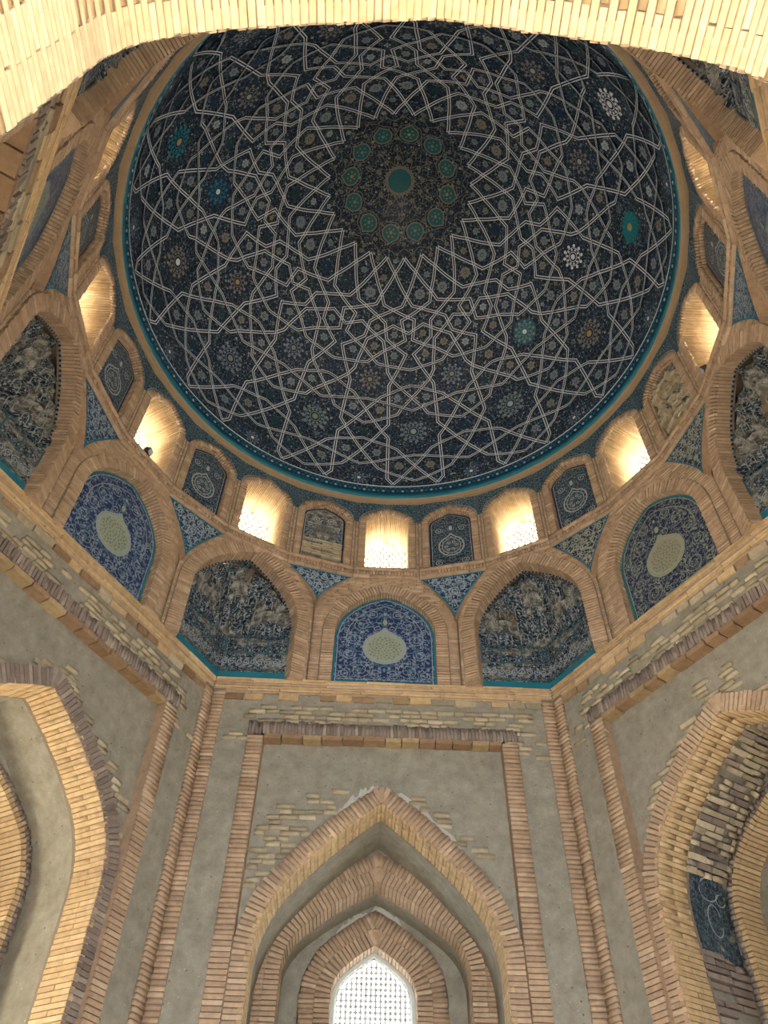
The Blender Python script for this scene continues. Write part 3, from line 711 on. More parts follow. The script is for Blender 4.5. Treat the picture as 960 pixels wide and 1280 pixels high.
for ang in corners:
    W = WM(ang)
    arc = empty('brick_arch', W @ Vector((0, 0, H0)))
    tag(arc, 'pointed brick arch with brown reveal framing the ' + {120: 'worn niche between the two cobalt panels', 60: 'pale-centred niche between cobalt and dark panels', 180: 'broken dark niche with the blue side patch',
             0: 'niche torn open by a dark hole', 240: 'edge-on niche over the near vault', 300: 'pale broken niche behind the near vault'}[ang], 'arch', 'pointed brick arches over the cornice')
    voussoirs(arc, W, SQ, .19, -.03, .06, TAN, .043, .012, ragged=.005)
    voussoirs(arc, W, SQ, .05, .0, .17, TAN, .043, .012, inner=-.004)
    mb = MB(); strip(mb, W, offset(SQ, .006), .0, .22)
    for s in (-1, 1):
        mb3 = MB(); i = [mb3.vert(W @ Vector(q)) for q in ((s * .785, -.01, H0 + .005), (s * S12, -.01, H0 + .005), (s * S12, .02, H0 + .005), (s * .785, .16, H0 + .005))]; mb3.face(i); mb3.build('leg_underside', TAN, arc)
    mb.build('mortar_bed', MORTAR, arc)
    root = empty('corner_niche', W @ Vector((0, .3, H0))); tag(root, SQ_LABEL[ang], 'niche', 'corner niches of honeycomb tilework')
    muqarnas(W, ang).build('honeycomb_vault', TILE_MUQ_WORN if ang in (180, 0, 300) else TILE_MUQ, root)
    # turquoise foot band and framed inscription band along the two corner walls
    for s in (-1, 1):
        mb = MB(); mb2 = MB(); mb3 = MB()
        for q in range(8):
            ua, ub = .80 * q / 8, .80 * (q + 1) / 8; da, db = max(.15, .60 - .572 * ua) - .012, max(.15, .60 - .572 * ub) - .012
            mb.quad([W @ Vector(t) for t in ((s * ua, da, H0), (s * ub, db, H0), (s * ub, db, H0 + .135), (s * ua, da, H0 + .135))])
            for zz in (H0 + .15, H0 + .45, H0 + .74): mb2.quad([W @ Vector(t) for t in ((s * ua, da, zz), (s * ub, db, zz), (s * ub, db, zz + .018), (s * ua, da, zz + .018))])
        mb.build('foot_band', TURQ, root); mb2.build('band_line', DTEAL, root)['kind'] = 'stuff'
        for k in range(9):
            u = .05 + .085 * k; d = max(.15, .60 - .572 * u) - .014; Wf = W @ Matrix.Translation((s * u, d, H0 + .30)) @ Matrix.Rotation(-s * .5, 4, 'Z')
            spiral(mb3, Wf, 0, 0, .052, 1.5, s, 0, .012, k * 1.3); flower(mb3, Wf, .02, .06, .02, 0, 5); flower(mb3, Wf, -.02, -.06, .02, 0, 5)
        mb3.build('band_scroll', BLUEW, root)['kind'] = 'stuff'
    # checker edge of small black and white pieces round the niche
    sk = []; sk2 = []
    for i, (x, y, tu, tz, st) in enumerate(resample(SQ, .03)):
        M = Matrix(((tu * st * .9, 0, -tz * .03, x + tz * .004), (0, .02, 0, .175), (tz * st * .9, 0, tu * .03, y - tu * .004), (0, 0, 0, 1))); (sk if i % 2 else sk2).append(W @ M)
    join_boxes('checker_edge', sk, root, PETN); join_boxes('checker_edge', sk2, root, NAVY)
    mb = MB()                 # upright bars that part the second band into framed fields
    for s in (-1, 1):
        for u in (.02, .27, .52, .76):
            d = max(.15, .60 - .572 * u) - .016; mb.quad([W @ Vector(q) for q in ((s * u, d, H0 + .47), (s * (u + .022), d - .012, H0 + .47), (s * (u + .022), d - .012, H0 + .75), (s * u, d, H0 + .75))])
    mb.build('band_bar', DTEAL, root)['kind'] = 'stuff'
    # little arched cells outlined on the tiers
    mb = MB()
    for k, (z, n, hw, f) in enumerate(((9.11, 7, .70, .94), (9.33, 6, .64, .80), (9.55, 5, .52, .64), (9.76, 3, .32, .5))):
        for q in range(n):
            u = -hw + 2 * hw * (q + .5) / n; d = .10 + (max(.15, .60 - .572 * abs(u)) - .10) * f; c = .052 + jit(.012); Wf = W @ Matrix.Translation((u + jit(.01), d - .035, z + jit(.01))) @ Matrix.Rotation(-.45 * (1 if u > 0 else -1), 4, 'Z')
            if random.random() < .85: ribbon(mb, Wf, [(-c, -.11), (-c, .03), (-c * .6, .08), (0, .115), (c * .6, .08), (c, .03), (c, -.11)], .013, 0)
            for t in range(3): flower(mb, Wf, jit(.03), jit(.07), .018, 0, 5)
    mb.build('cell_outline', PETN, root)['kind'] = 'stuff'
# dark hole torn in the niche by the dark panel, small hole at the crown of the worn one
for ang, u, z, r in ((120, .05, 9.95, .05), (0, -.02, 9.45, .20), (300, .1, 9.3, .16), (60, -.42, 9.55, .045), (60, -.30, 9.42, .05)):
    W = WM(ang); par = [o for o in bpy.data.objects if o.name.startswith('corner_niche')][corners.index(ang)]
    mb = MB(); pts = []
    for k in range(14):
        a = 2 * math.pi * k / 14; q = r * random.uniform(.7, 1.2); pts.append((u + q * math.cos(a), z + q * 1.2 * math.sin(a)))
    d = max(.15, .60 - .572 * abs(u)) * max(.25, 1 - (z - 8.7) / 1.7) + .05
    front = [mb.vert(W @ Vector((p[0], d - .03, p[1]))) for p in pts]; back = [mb.vert(W @ Vector((u + (p[0] - u) * .6, d + .25, z + (p[1] - z) * .6))) for p in pts]
    for k in range(14): mb.face((front[k], front[(k + 1) % 14], back[(k + 1) % 14], back[k]))
    mb.face(back); mb.build('broken_hole', MORTAR, par)

# ------------------------------------------------------------------ triangular spandrel tiles over the twelve folds
fold_names = {105: 'with patched foot between worn niche and bright cobalt panel', 75: 'between the bright cobalt panel and the pale-centred niche', 135: 'between the worn niche and the second cobalt panel',
              45: 'between the pale-centred niche and the dark panel', 165: 'between the second cobalt panel and the broken dark niche', 15: 'between the dark panel and the torn niche', 195: 'between the broken dark niche and the foreshortened panel',
              345: 'between the torn niche and the pale blue panel', 225: 'between the foreshortened panel and the near vault', 315: 'between the pale blue panel and the long brown reveal', 255: 'over the near vault beside its crown', 285: 'over the near vault past its crown'}
for fa in range(15, 360, 30):
    low = 9.66 if fa == 105 else 9.40
    # plane of the 24-gon side, slightly proud
    W = WM(fa, AP + .006); hw = AP * math.tan(math.radians(7.5)) - .02; ztop = 10.25
    def side_w(z):           # stays clear of both arch rings: the fold widens upwards
        t = (z - low) / (ztop - low); return max(.0, hw * t ** 1.35 * .98)
    dk = fa in (45, 15)
    root = empty('spandrel_tile', W @ Vector((0, 0, low))); tag(root, 'triangular ' + ('dark' if dk else 'blue') + ' tile ' + fold_names[fa], 'tile panel', 'triangular tiles under the window ring')
    Z = np.linspace(low, ztop, 12); mb = MB()
    rows = [[W @ Vector((-side_w(z), 0, z)), W @ Vector((0, 0, z)), W @ Vector((side_w(z), 0, z))] for z in Z]; uvr = [[(-side_w(z) + fa, z), (fa, z), (side_w(z) + fa, z)] for z in Z]
    mb.grid(rows, uvr)
    # returns to the fold so the tile is a solid wedge
    mb.build('tile_field', TILE_SPAN_DARK if dk else TILE_SPAN, root)
    for s in (-1, 1):
        mb = MB(); mb.grid([[W @ Vector((s * side_w(z), 0, z)), W @ Vector((s * side_w(z) * 1.02, .12, z))] for z in Z]); mb.build('brick_edge', TAN, root)
    mb = MB()
    for s in (-1, 1): mb.grid([[W @ Vector((s * side_w(z), -.006, z)), W @ Vector((s * max(side_w(z) - .02, 0), -.006, z))] for z in Z])
    mb.quad([W @ Vector(q) for q in ((-hw, -.007, ztop - .022), (hw, -.007, ztop - .022), (hw, -.007, ztop), (-hw, -.007, ztop))]); mb.build('border', TURQ, root)
    mb = MB()
    for k in range(4): spiral(mb, W, (-.27 + .18 * k), ztop - .12, .06, 1.5, (-1) ** k, -.004, .016, k)
    spiral(mb, W, 0, ztop - .33, .085, 1.8, 1, -.004, .016, 1); spiral(mb, W, -.14, ztop - .27, .05, 1.4, -1, -.004, .014); spiral(mb, W, .14, ztop - .27, .05, 1.4, 1, -.004, .014)
    if low < 9.6: spiral(mb, W, 0, ztop - .52, .045, 1.4, -1, -.004, .014)
    for u, z in ((-.18, .19), (.18, .19), (0, .2), (-.08, .42), (.08, .42), (-.3, .05), (.3, .05), (.09, .06), (-.09, .06)): flower(mb, W, u, ztop - z, .034, -.005, 5)
    mb.build('vine_scroll', GREENP if dk else BLUEW, root)['kind'] = 'stuff'
    # brick wedge below the patched tile
    # bricks between tile foot and fold handled by the drum courses

# ------------------------------------------------------------------ ring between the tiers (24-gon)
ring = empty('trim_7', (0, 0, 10.3)); tag(ring, 'narrow brick ring moulding under the circle of drum windows', 'cornice', kind='structure')
S24 = AP * math.tan(math.radians(7.5)); sk1 = []; sk2 = []; bed = MB()
for k in range(24):
    W = WM(7.5 + 7.5 + 15 * k); u = -S24
    for z, h, dd in ((10.285, .045, -.035), (10.435, .045, -.045)):
        Ld = (AP + dd) * math.tan(math.radians(7.5)); n = 4
        for q in range(n): sk1.append(box_m(W, -Ld + 2 * Ld * (q + .5) / n, dd + .08, z, 2 * Ld / n - .006, .16, h))
    n = 21; Ld = (AP - .02) * math.tan(math.radians(7.5))
    for q in range(n): sk2.append(box_m(W, -Ld + 2 * Ld * (q + .5) / n, -.02 + .06 + jit(.004), 10.36, 2 * Ld / n - .010, .12, .095))
    bed.quad([W @ Vector(q) for q in ((-S24, 0.0, 10.26), (S24, 0.0, 10.26), (S24, 0.0, 10.46), (-S24, 0.0, 10.46))])
    bed.quad([W @ Vector(q) for q in ((-S24, -.04, 10.458), (S24, -.04, 10.458), (S24 + .2, 1.2, 10.458), (-S24 - .2, 1.2, 10.458))])
join_boxes('band_bricks', sk1, ring, TAN); join_boxes('rowlock_bricks', sk2, ring, TAN); bed.build('mortar_bed', MORTAR, ring)

# ------------------------------------------------------------------ upper drum: 24 bays
WIN = arch(.35, 10.47, 11.54, 11.80, .45, 60); WINX = offset(WIN, .115)
mo = MB()
for k in range(24): face_with_hole(mo, WM(15 * k), WIN, S24 + .002, 10.44, 12.1, .010)
udrum = mo.build('wall_drum_upper', MORTAR); tag(udrum, 'brick drum wall with alternating windows and blind tile niches under the dome', 'wall', kind='structure')
sk = []
for k in range(24):
    def lim(z):
        ue = u_at(WINX, z); return [(-S24 + .003, -ue - .003), (ue + .003, S24 - .003)] if ue > 0 else []
    courses(None, WM(15 * k), 10.46, 11.6, lim, -.002, TAN, .038, .2, .03, .011, sink=sk)
join_boxes('brick_courses', sk, udrum, TAN)

win_label = {90: 'drum window with glaring lattice straight above the bright cobalt panel', 120: 'drum window above the worn niche between the cobalt panels', 60: 'drum window above the pale-centred niche',
             150: 'golden drum window above the second cobalt panel', 30: 'drum window above the dark panel with lattice at its side', 180: 'golden drum window above the broken dark niche', 0: 'drum window above the torn niche, its reveal half white',
             210: 'slanting golden drum window above the foreshortened panel', 330: 'drum window above the pale blue panel with bright sill', 240: 'drum window hidden above the near vault reveal', 300: 'drum window above the long brown reveal by the near vault', 270: 'drum window over the crown of the near vault'}
WNICK = {90: 'glaring window', 120: 'window over the worn niche', 60: 'window over the pale-centred niche', 150: 'window over the second cobalt panel', 30: 'window over the dark panel', 180: 'window over the broken niche', 0: 'window over the torn niche',
         210: 'slanting golden window', 330: 'window over the pale panel', 240: 'hidden portal window', 300: 'window by the long reveal', 270: 'window over the vault crown'}
BNICK = {105: 'fallen-tile blind niche', 75: 'crisp medallion niche', 15: 'rubble niche', 135: 'blind medallion niche beside it', 45: 'dusty blind niche', 165: 'blind niche between golden windows', 345: 'blind niche by the torn niche', 195: 'blind niche by the slanting window',
         225: 'narrow blind niche by the vault', 255: 'blind niche over the vault', 285: 'second blind niche over the vault', 315: 'grey blind niche by the long reveal'}
def lattice(mb, W, P, d, r, z0, z1, hole=.76, rows_up=True):
    """pierced plaster screen with hexagonal holes, clipped to the arch"""
    w = P[-1][0]; dx = r * math.sqrt(3); dz = r * 1.5; j = 0; z = z0 + r * .4
    while z < z1 + r:
        u = -w - dx + (dx / 2 if j % 2 else 0)
        while u < w + dx:
            if abs(u) < u_at(P, z) + r * .5:
                O = [(u + r * math.sin(math.pi / 3 * q), z + r * math.cos(math.pi / 3 * q)) for q in range(6)]; I = [(u + hole * r * math.sin(math.pi / 3 * q), z + hole * r * math.cos(math.pi / 3 * q)) for q in range(6)]
                for q in range(6):
                    e = (q + 1) % 6
                    mb.quad([W @ Vector((p[0], d, p[1])) for p in (O[q], O[e], I[e], I[q])])
                    mb.quad([W @ Vector((I[q][0], d, I[q][1])), W @ Vector((I[e][0], d, I[e][1])), W @ Vector((I[e][0], d + .05, I[e][1])), W @ Vector((I[q][0], d + .05, I[q][1]))])
            u += dx
        z += dz; j += 1
wi = 0
DEEP = .72
for k in range(24):
    ang = 15 * k; W = WM(ang)
    if k % 2 == 0:
        wi += 1; root = empty('window_%d' % wi, W @ Vector((0, 0, 10.47))); tag(root, win_label[ang], 'window', 'drum windows', 'structure')
        sk = []; voussoirs(None, W, WIN, .105, -.018, .05, TAN, .038, .010, sink=sk); join_boxes('brick_ring', sk, root, TAN)
        mb = MB(); strip(mb, W, offset(WIN, .012), 0, DEEP + .05); mb.quad([W @ Vector(q) for q in ((-.38, -.02, 10.466), (.38, -.02, 10.466), (.38, .9, 10.466), (-.38, .9, 10.466))]); mb.build('reveal_bed', OCHRE, root)
        sk = []; voussoirs(None, W, WIN, .04, .02, DEEP, OCHRE, .034, .004, inner=-.002, sink=sk); join_boxes('reveal_bricks', sk, root, OCHRE)
        mb = MB(); lattice(mb, W, WIN, DEEP - .04, .060, 10.44, 11.8, .70); mb.build('lattice', STONE, root)
        p = W @ Vector((0, DEEP + .09, 11.15)); aim = W.to_3x3() @ Vector((0, -1, 0)); window_light('daylight_drum' if ang not in (240, 270, 300) else 'window_drum_back_offscreen', p, aim, .80, 1.45, DRUM_W, (1.0, 0.93, 0.80))
    else:
        worn = ang in (105, 15, 345 + 360); worn = ang in (105, 15)
        lb = {105: 'blind drum niche with its lower tiles fallen, bare pale courses showing', 75: 'blind drum niche with crisp lobed medallion beside the glaring window', 15: 'blind drum niche stripped to rough rubble',
              135: 'blind drum niche with medallion above the spandrel by the second cobalt panel', 45: 'blind drum niche with dusty foot above the dark spandrel tile', 165: 'blind drum niche between the two golden windows', 345: 'blind drum niche next to the torn niche', 195: 'blind drum niche beside the slanting golden window', 225: 'narrow blind drum niche behind the near vault reveal', 255: 'blind drum niche hidden over the near vault', 285: 'second blind drum niche hidden over the near vault', 315: 'grey blind drum niche by the long brown reveal'}.get(ang)
        root = empty('blind_niche', W @ Vector((0, 0, 10.47))); tag(root, lb, 'niche', 'blind niches of the drum')
        sk = []; voussoirs(None, W, WIN, .105, -.018, .05, TAN, .038, .010, sink=sk); join_boxes('brick_ring', sk, root, TAN)
        sk = []; voussoirs(None, W, WIN, .03, .03, .115, RED, .038, .008, inner=-.002, sink=sk); join_boxes('reveal_bricks', sk, root, TAN)
        mb = MB(); strip(mb, W, offset(WIN, .004), 0, .14); mb.build('mortar_bed', MORTAR, root)
        mb = MB(); fill(mb, W, offset(WIN, .006), .10); mb.build('tile_field', TILE_BLIND_WORN if worn else TILE_BLIND, root)
        if ang != 15:
            mb = MB(); ring_face(mb, W, offset(WIN, -.03), offset(WIN, -.0), .097); mb.build('border', NAVY, root)
            mb = MB(); ribbon(mb, W, list(offset(WIN, -.035)), .008, .096)
            if ang != 105:
                out = drop_outline(0, 11.02, .20, .22); ribbon(mb, W, out + [out[0]], .020, .096); inn = drop_outline(0, 11.02, .15, .165); ribbon(mb, W, inn + [inn[0]], .012, .096)
                for q in range(14):
                    a = 2 * math.pi * q / 14; disc(mb, W, .175 * math.sin(a), 11.02 + .19 * math.cos(a), .010, .095, 5)
                for q in range(6): spiral(mb, W, .08 * math.cos(q), 11.02 + .09 * math.sin(q * 1.05), .035, 1.3, 1, .096, .010, q)
                for s in (-1, 1): spiral(mb, W, s * .19, 11.42, .07, 1.6, s, .096, .011, 0); spiral(mb, W, s * .2, 10.66, .07, 1.6, -s, .096, .011, 1)
                disc(mb, W, 0, 11.44, .03, .096, 8, 0, .06)
            else:
                for s in (-1, 1): spiral(mb, W, s * .12, 11.5, .08, 1.7, s, .096, .012, 0); spiral(mb, W, s * .22, 11.36, .05, 1.5, -s, .096, .011, 1)
            mb.build('medallion_outline', PETW, root)['kind'] = 'stuff'
        if ang == 105:
            sk = []; courses(None, W, 10.49, 11.0, lambda z: [(-.33, .33)], .065, PALE, .05, .3, .05, .014, sink=sk, prob=.85)
            for M in sk: brick(root, M, PALE)
        if ang == 15:
            for q in range(90):
                z = random.uniform(10.5, 11.6); hw = u_at(WIN, z) - .05; u = random.uniform(-hw, hw)
                brick(root, box_m(W, u, .085 + jit(.03), z, random.uniform(.05, .16), random.uniform(.05, .12), random.uniform(.03, .07), jit(.7)), PALE)
    # spandrel tile over the fold to the next bay
    mb = MB(); W2 = WM(15 * (k + 1)); kk = len(WINX) // 2
    Rh = [q for q in WINX[kk:-1] if q[1] > 11.5 and q[0] < S24]; 
    sf = (AP - .004) * math.tan(math.radians(7.5)); L = [(W, -q[0], q[1]) for q in Rh] + [(W, -sf, Rh[-1][1])] + [(W2, q[0], q[1]) for q in Rh[::-1]]
    mb.grid([[Wf @ Vector((u, -.004, z + .01)), Wf @ Vector((u * (1 - .055 / AP), -.055, 12.03))] for Wf, u, z in L], [[(u + (k if Wf is W else k + 1.026), z), (u + (k if Wf is W else k + 1.026), 12.06)] for Wf, u, z in L])
    wn, bn = (ang, ang + 15) if k % 2 == 0 else ((ang + 15) % 360, ang)
    sp = mb.build('spandrel_tile', TILE_DRUM); tag(sp, 'spandrel tile between %s and %s' % (WNICK[wn], BNICK[bn]), 'tile panel', 'drum spandrel tiles')
    mb = MB(); ribbon(mb, W, [(-q[0], q[1] + .022) for q in Rh], .012, -.008); ribbon(mb, W2, [(q[0], q[1] + .022) for q in Rh], .012, -.008)
    for Wf, s in ((W, -1), (W2, 1)):
        spiral(mb, Wf, s * .44, 11.88, .045, 1.5, s, -.008, .012); spiral(mb, Wf, s * .34, 11.91, .032, 1.4, -s, -.008, .011); flower(mb, Wf, s * .49, 11.76, .025, -.008, 5)
    mb.build('vine_scroll', TEAL if k % 2 else BLUEW, sp)['kind'] = 'stuff'
# ------------------------------------------------------------------ dome
DP = np.array([(3.77, 12.07), (3.735, 12.55), (3.44, 13.62), (2.88, 14.40), (1.9, 15.42), (0.9, 16.24), (0.0, 16.54)])
def dome_curve(n=400):
    d = np.r_[0, np.cumsum(np.linalg.norm(np.diff(DP, axis=0), axis=1))]; m = np.zeros_like(DP)
    for i in range(1, len(DP) - 1):
        h0, h1 = d[i] - d[i - 1], d[i + 1] - d[i]; m[i] = ((DP[i + 1] - DP[i]) / h1 * h0 + (DP[i] - DP[i - 1]) / h0 * h1) / (h0 + h1)
    m[0] = (0, 1); m[-1] = (-1, .12); out = []
    for t in np.linspace(0, d[-1], n):
        i = min(np.searchsorted(d, t, side='right') - 1, len(DP) - 2); h = d[i + 1] - d[i]; x = (t - d[i]) / h
        out.append((2 * x**3 - 3 * x * x + 1) * DP[i] + (x**3 - 2 * x * x + x) * h * m[i] + (-2 * x**3 + 3 * x * x) * DP[i + 1] + (x**3 - x * x) * h * m[i + 1])
    return np.array(out)
DC = dome_curve(); DS = np.r_[0, np.cumsum(np.linalg.norm(np.diff(DC, axis=0), axis=1))]; DL = DS[-1]
def dome_pt(az, s, lift=0.0):
    r = np.interp(s, DS, DC[:, 0]); z = np.interp(s, DS, DC[:, 1]); e = .02
    dr = np.interp(s + e, DS, DC[:, 0]) - np.interp(s - e, DS, DC[:, 0]); dz = np.interp(s + e, DS, DC[:, 1]) - np.interp(s - e, DS, DC[:, 1])
    L = math.hypot(dr, dz) + 1e-9; nr, nz = -dz / L, dr / L           # inward normal
    a = math.radians(az); r += nr * lift; z += nz * lift
    return Vector((r * math.cos(a), r * math.sin(a), z))
def dome_frame(az, s, lift=0.0):
    """local frame on the dome: x along the parallel, z up the meridian, y outwards"""
    p = dome_pt(az, s, lift); a = math.radians(az); tx = Vector((math.sin(a), -math.cos(a), 0)); tz = (dome_pt(az, min(s + .02, DL), lift) - dome_pt(az, s - .02, lift)).normalized(); ty = tz.cross(tx).normalized()
    return Matrix(((tx.x, ty.x, tz.x, p.x), (tx.y, ty.y, tz.y, p.y), (tx.z, ty.z, tz.z, p.z), (0, 0, 0, 1)))
mb = MB(); NA = 144; SS = np.linspace(0, DL, 72)
mb.grid([[dome_pt(360 * i / NA, s) for s in SS] for i in range(NA)], None, 0, True)
dome = mb.build('ceiling', DOME, smooth=True); tag(dome, 'dark mosaic dome with white star strapwork and a ring of teal drops at its crown', 'dome', kind='structure')
sm = dome.modifiers.new('thick', 'SOLIDIFY'); sm.thickness = .12; sm.offset = -1 if False else 1
def dome_band(name, s0, s1, lift, m, n=144):
    mb = MB(); q = np.linspace(s0, s1, 3); mb.grid([[dome_pt(360 * i / n, s, lift) for s in q] for i in range(n)], None, 0, True); return mb.build(name, m, dome, smooth=True)
tb = MB(); tb.grid([[(r * math.cos(2 * math.pi * i / 144), r * math.sin(2 * math.pi * i / 144), z) for r, z in ((3.80, 12.028), (3.759, 12.03), (3.755, 12.08), (3.752, 12.135), (3.77, 12.137))] for i in range(144)], None, 0, True); tb.build('turquoise_band', TURQ, dome, smooth=True); dome_band('blue_band', .065, .235, .008, flat_mat('deep_blue_glaze', (.008, .03, .075), (.012, .06, .11), 8, .35, 0)); dome_band('pale_line', .248, .268, .012, WHITE); dome_band('teal_line', .232, .24, .012, TURQ)
sk = []; sk2 = []
for k in range(288):
    F = dome_frame(360 * k / 288, .145, .012); (sk if k % 2 else sk2).append(F @ Matrix.Rotation(math.pi / 4, 4, 'Y') @ Matrix.Diagonal((.038, .012, .038, 1)))
join_boxes('diamond_tile', sk, dome, BLUEW); join_boxes('diamond_tile', sk2, dome, TEAL)
sk = [dome_frame(360 * (k + .5) / 288, .205, .012) @ Matrix.Diagonal((.03, .012, .018, 1)) for k in range(288)]; join_boxes('bead_tile', sk, dome, TURQ)
# strapwork: one fifteen-degree half sector, mirrored and turned round the dome
A0 = 82.9
STR = [[(5.9, .312), (7.5, .451), (7.5, 1.393), (9.5, 1.535), (15, 1.94)], [(5.9, .312), (0, .77)], [(0, .77), (4.8, 1.141), (7.5, 1.229), (15, 1.355)], [(0, .405), (6.9, .594), (10, .688), (15, 1.09)],
       [(0, 1.01), (2.8, .99), (7.5, .918), (15, .76)], [(15, 1.09), (9.5, 1.535), (7.6, 1.672), (8.0, 2.43), (7.0, 2.53), (1.6, 3.03), (10, 3.322), (11.2, 3.618), (15, 3.73)], [(0, 1.955), (3.6, 2.026), (8, 2.093), (15, 2.15)],
       [(0, 2.2), (3.5, 2.002), (4.8, 1.88), (15, 1.67)], [(0, 2.2), (6.9, 2.54), (8.7, 2.685), (9.3, 2.878), (11.3, 3.268), (15, 3.38)], [(0, 2.735), (5, 2.788), (13, 2.84), (15, 2.93)],
       [(15, 2.935), (10.8, 3.096), (1.6, 3.306), (3.2, 3.679), (0, 3.74)], [(0, 2.43), (2.6, 2.402), (10.4, 2.211), (15, 1.94)], [(0, 3.43), (3.2, 3.503), (7.4, 3.58), (15, 3.38)],
       [(15, 4.858), (7.6, 4.57), (0, 4.12)], [(0, 4.12), (2.8, 3.945), (7.6, 3.88), (15, 3.73)], [(0, 4.858), (7.6, 4.57), (15, 4.15)], [(15, 4.15), (12.8, 3.958), (7.6, 3.88), (0, 3.74)]]
def strap_pts(poly, az0, sgn):
    """points on the dome along a polyline given in (degrees from the axis, arc length)"""
    out = []
    for (a0, s0), (a1, s1) in zip(poly[:-1], poly[1:]):
        n = max(2, int(math.hypot((a1 - a0) * .05, s1 - s0) / .12) + 1)
        out += [(a0 + (a1 - a0) * q / n, s0 + (s1 - s0) * q / n) for q in range(n)]
    out.append(poly[-1])
    return [dome_pt(az0 + sgn * a, s, .012) for a, s in out]
def strap(mbw, mbd, pts, wd=.056, ln=.016):
    n = len(pts); axis = Vector((0, 0, 1))
    nor = [];
    for p in pts: nor.append(-(Vector((p.x, p.y, (p.z - 13.0) * .75))).normalized())
    side = []
    for i in range(n):
        segs = []
        if i > 0: segs.append((pts[i] - pts[i - 1]).normalized())
        if i < n - 1: segs.append((pts[i + 1] - pts[i]).normalized())
        t = sum(segs, Vector()); t = t.normalized() if t.length > 1e-6 else segs[0]; b = t.cross(nor[i]).normalized()
        c = max(.5, b.dot(segs[0].cross(nor[i]).normalized())); side.append(b / c)
    for sg in (-1, 1):
        mbw.grid([[p + b * sg * (wd / 2 - ln), p + b * sg * wd / 2] for p, b in zip(pts, side)])
    mbd.grid([[p - b * (wd / 2 + .012) - q * .005, p + b * (wd / 2 + .012) - q * .005] for p, b, q in zip(pts, side, nor)])
for k in range(12):
    mw = MB(); md = MB()
    for sg in (-1, 1):
        for poly in STR: strap(mw, md, strap_pts(poly, A0 + 30 * k, sg))
    o = mw.build('strapwork', WHITE, dome); md.build('strap_ground', NAVY, o)
# star rosettes, crown drops, blossoms in the cells
def dflower(mbs, az, s, r, n, lift=.008, w=.34):
    F = dome_frame(az, s, lift)
    for k in range(n):
        a = 2 * math.pi * k / n; disc(mbs, F, r * .62 * math.cos(a), r * .62 * math.sin(a), r * w, 0, 6)
    disc(mbs, F, 0, 0, r * .25, -.002, 7)
def rosette(az, s, R, mats, n=12):
    g, p, c = mats
    F = dome_frame(az, s, .008); mb = MB(); disc(mb, F, 0, 0, R, 0, 24); o = mb.build('rosette', g, dome)
    mb = MB()
    for k in range(n):
        a = 2 * math.pi * (k + .5) / n; disc(mb, F, .80 * R * math.cos(a), .80 * R * math.sin(a), R * .13, -.003, 6)
        a = 2 * math.pi * k / n; disc(mb, F, .50 * R * math.cos(a), .50 * R * math.sin(a), R * .09, -.003, 6)
    ring_ = [(R * .64 * math.cos(2 * math.pi * k / 28), R * .64 * math.sin(2 * math.pi * k / 28)) for k in range(29)]; ribbon(mb, F, ring_, R * .05, -.003)
    ring_ = [(R * .34 * math.cos(2 * math.pi * k / 24), R * .34 * math.sin(2 * math.pi * k / 24)) for k in range(25)]; ribbon(mb, F, ring_, R * .05, -.003); mb.build('petal_ring', p, o)
    mb = MB(); disc(mb, F, 0, 0, R * .2, -.005, 12); mb.build('rosette_heart', c, o)
DKT = flat_mat('smoky_teal_glaze', (.012, .035, .045), (.02, .06, .07), 18, .4, 0); PET = flat_mat('grey_blue_glaze', (.15, .19, .22), (.26, .30, .32), 18, .45, 0); PETG = flat_mat('buff_grey_glaze', (.18, .17, .14), (.28, .26, .21), 18, .45, 0)
OLIVE = flat_mat('olive_glaze', (.18, .20, .12), (.30, .31, .2), 14, .5, 0); BRIGHT = flat_mat('bright_turquoise_glaze', (.01, .16, .20), (.02, .24, .27), 12, .35, 0); INDIGO = flat_mat('indigo_glaze', (.012, .02, .06), (.015, .045, .10), 14, .4, 0)
for k in range(12):
    az = A0 + 30 * k; kk = round((az - A0) / 30) % 12
    big = {0: (INDIGO, PET, GREENP), 1: (DKT, PET, OLIVE), 2: (NAVY, PET, OLIVE), 3: (NAVY, PETG, WHITE), 11: (DKT, PET, BLUEW), 10: (NAVY, PETG, GILT), 9: (BRIGHT, TEAL, GILT), 8: (NAVY, WHITE, WHITE), 4: (INDIGO, BRIGHT, GILT), 7: (NAVY, PETG, GILT)}.get(kk, (NAVY, PET, GREENP))
    rosette(az, 1.53, .27, big)
    small = {0: (NAVY, PETG, OLIVE), 1: (NAVY, PET, OLIVE), 2: (NAVY, PETG, GILT), 11: (NAVY, PET, OLIVE), 10: (TEAL, PET, WHITE), 3: (INDIGO, TURQ, WHITE), 9: (NAVY, WHITE, WHITE)}.get(kk, (NAVY, PETG, GREENP))
    rosette(az + 15, 2.52, .22, small, 10)
    rosette(az + 15, .42, .15, (INDIGO, PET, WHITE), 10)
